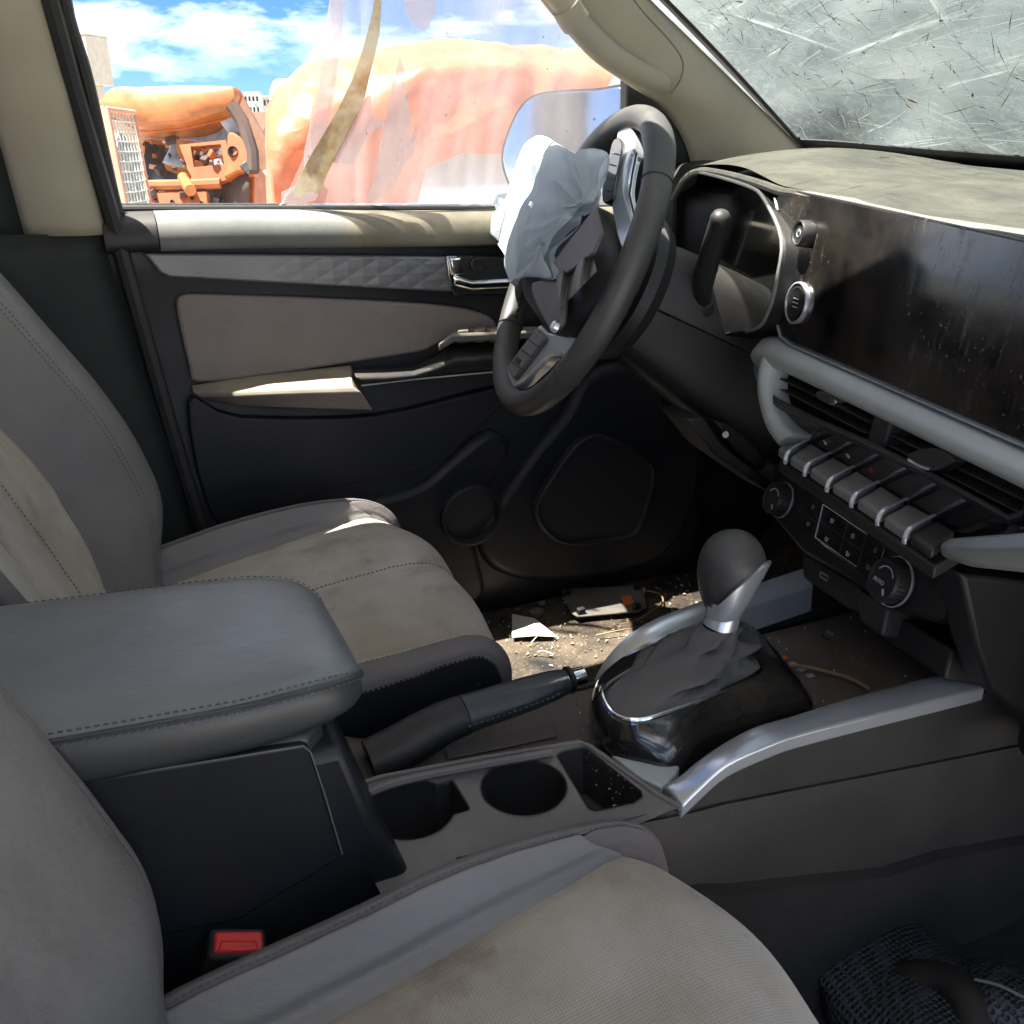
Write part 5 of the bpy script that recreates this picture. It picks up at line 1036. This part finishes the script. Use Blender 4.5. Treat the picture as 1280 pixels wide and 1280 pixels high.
def sheet(name, pts, d, mat, amp=.10, nu=16, nv=16):
    a, b, c_, e = [K(x, y, d) for x, y in pts]
    def f(u, v): q = a.lerp(b, u).lerp(e.lerp(c_, u), v); return q + FW * (amp * noise.noise(q * 3.1)) + RT * (amp * .6 * noise.noise(q * 4 + Vector((4, 0, 0))))
    return grid(name, f, nu, nv, mat, wk, solid=.003)
sheet('torn_sheeting', ((176, 158), (292, 142), (290, 178), (180, 172)), .3, 'sheet_plastic'); sheet('torn_sheeting', ((205, 160), (216, 160), (234, 212), (208, 206)), .25, 'sheet_plastic', .16); sheet('torn_sheeting', ((178, 175), (200, 172), (208, 226), (182, 226)), .5, 'black_sheet', .12); sheet('torn_sheeting', ((270, 145), (286, 140), (300, 168), (282, 170)), .1, 'sheet_plastic', .12)
tube('door_pillar', [K(290, 132), K(303, 152), K(315, 190), K(316, 215)], .07, 'burnt_brown', wk, n=8); tube('door_pillar', [K(128, 138), K(138, 190, .2), K(148, 260, .2)], .07, 'burnt_brown', wk, n=8)
ho = [K(a, b) for a, b in ((238, 183), (276, 180), (280, 205), (242, 209))]
fo = [K(a, b) for a, b in ((224, 181), (282, 175), (290, 205), (284, 224), (262, 232), (236, 232), (233, 205))]
bm = fill_holes([fo, ho]); r_ = bmesh.ops.extrude_face_region(bm, geom=bm.faces[:]); bmesh.ops.translate(bm, verts=[v for v in r_['geom'] if isinstance(v, bmesh.types.BMVert)], vec=FW * .08)
finish('dash_frame', bm, 'rust_orange', wk, smooth=False)
wing = prism('side_cowl', catmull([K(a, b, -.05) for a, b in ((284, 168), (295, 167), (308, 180), (314, 200), (312, 212), (296, 215), (280, 222), (284, 205))], 3), FW * .35, 'rust_orange', wk, bevel=.03)
lathe('cowl_opening', K(291, 189, -.06), -FW + RT * .3, [(.055, -.02), (.05, .012), (.045, .012), (.04, -.01), (.01, -.01)], 'black_hole', wk, n=20)
for i in range(90): 
    p = K(random.uniform(239, 278), random.uniform(183, 206), random.uniform(.05, .25)) if i < 34 else K(random.uniform(180, 312), random.uniform(170, 252), random.uniform(-.05, .4)); sz = random.uniform(.03, .10)
    bm = bmesh.new(); bm_box(bm, p, (sz, sz * random.uniform(.4, 1), sz * random.uniform(.5, 1.2)), *Matrix.Rotation(random.uniform(0, 3), 3, Vector((random.random(), random.random(), 1)).normalized()).col); finish('engine_fragment', bm, random.choice(('scrap_mix', 'sheet_plastic', 'burnt_brown', 'van_white', 'rust_steel') if i < 34 else ('burnt_brown', 'black_sheet', 'rust_orange', 'black_sheet', 'rust_steel')), wk, bevel=.006)
tube('cross_beam', [K(183, 232), K(240, 231), K(276, 229)], .055, 'rust_orange', wk, n=8); prism('front_panel', [K(a, b, -.02) for a, b in ((184, 240), (258, 238), (262, 285), (184, 285))], FW * .12, 'rust_orange', wk, bevel=.01)
for a, b in ((195, 250), (215, 252), (240, 247), (252, 254)): lathe('bolt_hole', K(a, b, -.03), -FW, [(.022, -.01), (.022, .004), (.016, .004), (.014, -.006), (.002, -.006)], 'black_hole', wk, n=12)
pp = K(238, 238, -.25); lathe('steel_pipe', pp, (K(231, 226) - K(238, 238, -.25)), [(.045, 0), (.058, .0), (.058, .45), (.045, .45), (.044, .02)], 'faded_orange', wk, n=20)
sheet('floor_remains', ((280, 220), (314, 212), (318, 275), (262, 275)), .1, 'burnt_brown', .16)
prism('side_skin', [K(a, b, .15) for a, b in ((312, 190), (318, 215), (318, 280), (300, 280))], FW * 1.2, 'rust_orange', wk, bevel=.02)
# wire cage
cg = thing('wire_cage', 'rusty framed wire mesh cage standing in front of the orange wreck', 'cage', at(150, 400, t=7.0)); TC = 7.0
def G(px, py, d=0.0): return at(px, py, t=TC + d)
q0, q1, q2 = (112, 137, 131, 136, 155, 262), (131, 136), (168, 140)
pa, pb_, pc = [G(131, 136), G(155, 262)], [G(168, 141, .5), G(189, 262, .5)], [G(96, 139, .6), G(118, 262, .6)]
def ext(p): d_ = p[1] - p[0]; return [p[0], p[0] + d_ * ((GZ + .02 - p[0].z) / d_.z)]
pa, pb_, pc = ext(pa), ext(pb_), ext(pc)
for p in (pa, pb_, pc): tube('post', p, .035 if p is pa else .014, 'rust_steel', cg, n=6)
for p, q in ((pa, pb_), (pa, pc)):
    tube('top_rail', [p[0], q[0]], .022, 'rust_steel', cg, n=6)
    for i in range(1, 9): tube('wire', [p[0].lerp(q[0], i / 9), p[1].lerp(q[1], i / 9)], .0055, 'mesh_wire', cg, n=5)
    for i in range(1, 21): tube('wire', [p[0].lerp(p[1], i / 21), p[0].lerp(p[1], i / 21).lerp(q[0].lerp(q[1], i / 21), .5) + Vector((0, 0, -.006)), q[0].lerp(q[1], i / 21)], .0055, 'mesh_wire', cg, n=5)
# concrete water tower
wt = thing('water_tower', 'beige concrete water tower rising behind the wreck beside the door pillar', 'tower', at(110, 160, t=30) * 1.0)
def Tt(px, py, d=0.0): return at(px, py, t=30 + d)
c0, c1_, c2_ = Tt(84, 39, .6), Tt(106, 43, 0), Tt(134, 45.5, 1.2); hb_ = [Tt(86, 106, .6).z, 0]; zb_ = Tt(110, 105).z; ztp = Tt(106, 43).z
fp = [Vector((c0.x, c0.y, 0)), Vector((c1_.x, c1_.y, 0)), Vector((c2_.x, c2_.y, 0)), Vector((c0.x + c2_.x - c1_.x, c0.y + c2_.y - c1_.y, 0))]
prism('tank', [p + Vector((0, 0, zb_)) for p in fp], (0, 0, ztp - zb_), 'concrete', wt, bevel=.03); fc = sum(fp, Vector()) / 4
prism('tank_cap', [fc + (p - fc) * 1.05 + Vector((0, 0, ztp)) for p in fp], (0, 0, .06), 'concrete', wt, bevel=.02)
prism('shaft', [fc + (p - fc) * .45 + Vector((0, 0, GZ)) for p in fp], (0, 0, zb_ - GZ), 'concrete', wt, bevel=.02)
# white van further away
fv = thing('delivery_van', 'small white high roof van far away above the tarpaulin slope', 'van', at(355, 165, t=26)); 
def Fv(px, py, d=0.0): return at(px, py, t=26 + d)
vp = [Fv(a, b) for a, b in ((336, 133), (337, 110), (341, 100), (347, 97.5), (400, 97), (400, 165), (334, 165))]
prism('body', vp, FW * 2.0, 'van_white', fv, bevel=.06, seg=3); prism('windscreen', [Fv(a, b, -.02) for a, b in ((340, 125), (342, 114), (350, 111), (352, 124))], FW * .05, 'dark_glass', fv, bevel=.01)
tube('side_trim', [Fv(336, 140, -.02), Fv(400, 140, -.02)], .04, 'dark_glass', fv, n=6)
for a in (345, 388): lathe('wheel', Fv(a, 168, -.05), -FW, [(.2, 0), (.36, .0), (.36, -.2), (.2, -.2)], 'tyre', fv, n=20)
# town on the horizon
def house(px, w_px, top, dist, label, storeys, mat='town_wall'):
    b = at(px, 152, t=dist); h = thing('town_building', label, 'building', Vector((b.x, b.y, GZ)), 'buildings on the horizon'); wd = w_px / FPX * dist; zt = at(px, top, t=dist).z
    c_ = Vector((b.x, b.y, GZ)); X = RT; Y = H_
    bm = bmesh.new(); bm_box(bm, c_ + Y * wd * .4 + ZZ * ((zt - GZ) / 2), (wd, wd * .8, zt - GZ), X, Y, ZZ); finish('wall', bm, mat, h, smooth=False)
    bm = bmesh.new(); bm_box(bm, c_ + Y * wd * .4 + ZZ * (zt - GZ + .15), (wd * 1.06, wd * .86, .3), X, Y, ZZ); finish('roof_slab', bm, 'concrete', h, smooth=False)
    fh = (zt - GZ) / storeys; n = max(2, int(w_px / 4))
    for s_ in range(storeys):
        for k in range(n):
            bm = bmesh.new(); bm_box(bm, c_ + X * (wd * ((k + .5) / n - .5)) + ZZ * (fh * (s_ + .55)) - Y * .02, (wd / n * .5, .08, fh * .45), X, Y, ZZ); finish('window', bm, 'dark_glass', h, smooth=False)
house(317, 19, 118, 120, 'white flat roofed block on the horizon between wreck and tarpaulin', 4); house(303, 12, 124, 140, 'low pale house on the horizon close to the wreck roof', 2); house(333, 14, 122, 150, 'pale house half hidden by the far white van', 3, 'concrete')
house(122, 12, 126, 130, 'white house low on the horizon right of the tower shaft', 2)
def tree(px, top, w_px, dist, label, seed):
    b = at(px, 152, t=dist); c_ = Vector((b.x, b.y, GZ)); zt = at(px, top, t=dist).z; hgt = zt - GZ; t_ = thing('tree', label, 'tree', c_, 'trees on the horizon'); wd = w_px / FPX * dist
    bm = bmesh.new(); bm_tube(bm, [c_, c_ + Vector((.1, 0, hgt * .35)), c_ + Vector((0, .1, hgt * .7))], [.22, .15, .06], 7)
    for k in range(4): bm_tube(bm, [c_ + Vector((0, 0, hgt * .4)), c_ + Vector((wd * .3 * math.cos(k * 1.6), wd * .3 * math.sin(k * 1.6), hgt * .7))], [.09, .03], 5)
    finish('trunk', bm, 'bark', t_); rnd = random.Random(seed); bm = bmesh.new(); cl_ = [Vector((rnd.uniform(-.4, .4) * wd, rnd.uniform(-.4, .4) * wd, hgt * rnd.uniform(.45, .92))) for _ in range(9)]
    for _ in range(900):
        q = rnd.choice(cl_) + Vector((rnd.gauss(0, 1), rnd.gauss(0, 1), rnd.gauss(0, .8))) * wd * .12 + c_; a = Vector((rnd.uniform(-1, 1), rnd.uniform(-1, 1), rnd.uniform(-1, 1))).normalized(); e = a.orthogonal().normalized(); f = a.cross(e); s_ = wd * .035
        bm.faces.new([bm.verts.new(q + e * s_), bm.verts.new(q + f * s_ * .6), bm.verts.new(q - e * s_), bm.verts.new(q - f * s_ * .6)])
    finish('crown', bm, 'leaf_green', t_, smooth=False)
tree(319, 127, 16, 85, 'bushy green tree before the white block on the horizon', 1); tree(330, 138, 18, 80, 'low green bush just left of the far white van', 2); tree(308, 136, 14, 90, 'small dark tree beside the wreck on the horizon', 3)
lw = thing('boundary_wall', 'low brown boundary wall far behind the yard', 'wall', at(320, 160, t=60) * 1.0)
bm = bmesh.new(); bm_box(bm, at(330, 153, t=60), (60, .2, 1.2), RT, H_, ZZ); finish('wall_panel', bm, 'rust_steel', lw, smooth=False)

# the truck's own bonnet, folded up in front of the windscreen
hd = thing('crumpled_hood', 'crumpled dark grey hood folded up behind the broken windshield', 'hood', (1.0, 0, .55))
plain('hood_paint', (.07, .08, .082), .6, var=.4, dust=.35, dustcol=(.20, .19, .17), coat=0, grain=30, gs=.05)
def hood(u, v):
    y = -.80 + 2.25 * u; s_ = v; x = .74 + .16 * smooth01(s_ * 2.2) + .50 * s_ ** 1.3 - .06 * (y / .9) ** 2; z = .70 + .10 * math.sin(min(s_ * 6, 1.57)) + 1.05 * s_ ** .9
    k = .16 * (.3 - abs(noise.noise(Vector((x * 1.6, y * 2.1, z * 2.4))))) + .06 * (.3 - abs(noise.noise(Vector((x * 5, y * 6, z * 5 + y * 4)))))
    return Vector((x - k, y, z + .4 * k))
grid('hood_panel', hood, 60, 60, 'hood_paint', hd, solid=.003)
box('cowl_grille', (.74, 0, .69), (.14, 1.35, .05), 'rubber', hd, bevel=.01)

# ------------------------------------------------------------------ door mirror
mr = thing('door_mirror', 'large bluish door mirror seen through the plastic film', 'mirror', at(705, 260, y=.92))
MN = Vector((-.80, -.58, .03)).normalized(); mp0 = at(705, 185, y=.93)
def Mp(px, py, off=0.0): return atp(px, py, mp0 + MN * off, MN)
mo = catmull([Mp(a, b) for a, b in ((630, 200), (635, 172), (648, 142), (664, 124), (688, 117), (740, 114), (790, 114), (795, 180), (790, 250), (720, 262), (660, 252), (640, 232))], 4); mc = sum(mo, Vector()) / len(mo)
loft('housing', [[mc + (p - mc) * 1.05 for p in mo], [mc + (p - mc) * 1.07 - MN * .01 for p in mo], [mc + (p - mc) * 1.0 - MN * .06 for p in mo], [mc + (p - mc) * .6 - MN * .10 for p in mo]], 'charcoal_clean', mr, angle=60)
t = NT('mirror_glass'); t.bsdf(Base_Color=(.62, .68, .74), Metallic=1.0, Roughness=t.math('ADD', t.math('MULTIPLY', t.noise(30, 6), .12), .02, True))
prism('mirror_glass', [mc + (p - mc) * 1.0 + MN * .003 for p in mo], -MN * .003, 'mirror_glass', mr, bevel=.001)
prism('arm', [Mp(780, 230, -.04), Mp(800, 230, -.04), at(815, 235, y=.72), at(815, 262, y=.72), Mp(790, 262, -.04)], Vector((.05, 0, 0)), 'charcoal_clean', mr, bevel=.008)

# ------------------------------------------------------------------ plastic film over the window opening
LE = [(416, -90), (412, 0), (408, 35), (398, 75), (399, 110), (388, 150), (381, 195), (366, 230), (350, 257)]
LEv = [p[1] for p in LE]; LEx = [p[0] for p in LE]
def wy(z): return .742 - (z - .745) * .33
def on_win(px, py, off=0.0):
    y = .70
    for _ in range(5): p = at(px, py, y=y); y = wy(p.z) + off
    return at(px, py, y=y)
def fsheet(u, v):
    py = -90 + 347 * v; xl = interp(LEv, LEx, py); xr = interp([-90, 0, 100, 180, 258], [610, 680, 785, 850, 872], py); px = xl + (xr - xl) * u
    p = on_win(px, py); e = math.exp(-u * 5)
    n1 = noise.noise(Vector((p.x * 30, 1, p.z * 5))); n2 = noise.noise(Vector((p.x * 11, 3, p.z * 9)))
    return p + Vector((.004 * n2, .012 * abs(n1) * (.35 + 1.4 * e) + .016 * n2 * (.4 + e), 0))
tag(grid('plastic_film', fsheet, 120, 60, 'film'), 'clear milky plastic film sagging over the open driver window', 'plastic film')
fl = thing('torn_film', 'torn doubled strip of plastic film with yellowed tape hanging in the window', 'plastic film', on_win(380, 255))
def strip(name, pts, mat, off, par, n=2):
    return prism(name, catmull([on_win(a, b, off) for a, b in pts], n) if n > 1 else [on_win(a, b, off) for a, b in pts], (0, .0008, 0), mat, par, bevel=0)
strip('tape_strip', [(472, -60), (484, -60), (477, 0), (474, 45), (462, 95), (455, 125), (436, 165), (410, 215), (404, 232), (398, 243), (388, 238), (376, 246), (366, 240), (388, 195), (415, 150), (440, 100), (458, 45), (468, 0)], 'tape', -.012, fl)
strip('film_flap', [(457, 122), (463, 118), (466, 145), (481, 152), (478, 160), (463, 164), (440, 206), (415, 203), (435, 165)], 'film_double', -.014, fl, 1)
strip('film_flap', [(412, 0), (430, 0), (425, 60), (415, 130), (400, 195), (385, 215), (380, 190), (396, 120), (407, 45)], 'film_double', -.009, fl)
strip('film_flap', [(505, 0), (545, 0), (540, 25), (530, 38), (515, 28)], 'film_double', -.009, fl)
strip('film_flap', [(480, 160), (500, 70), (508, 120), (520, 180), (505, 205), (490, 235), (470, 250), (460, 250), (470, 215)], 'film_double', -.006, fl)
strip('film_scrap', [(352, 240), (375, 230), (395, 215), (405, 225), (395, 250), (372, 256), (352, 256)], 'film_double', .012, fl, 1)
# leaves stuck on the windscreen
for (px, py, sz, rot, lab) in ((1141, 124, .016, .9, 'brown dry leaf stuck in the middle of the windshield'), (1105, 172, .010, .4, 'small orange leaf stuck low on the windshield')):
    d_ = ray(px, py); wnv = Vector((.50, 0, .866)); p = atp(px, py, wpt(.3, .4, -.003), wnv); X = (Vector((0, 1, 0)) * math.cos(rot) + Vector((-.866, 0, .5)) * math.sin(rot)); Y = wnv.cross(X)
    tag(grid('dry_leaf', lambda u, v: p + X * ((u - .5) * sz) + Y * ((v - .5) * sz * .35 * math.sin(math.pi * min(max(u, .02), .98))) + wnv * (-.0015 - .002 * abs(v - .5)), 8, 4, 'dry_leaf', None, solid=.0006), lab, 'leaf')
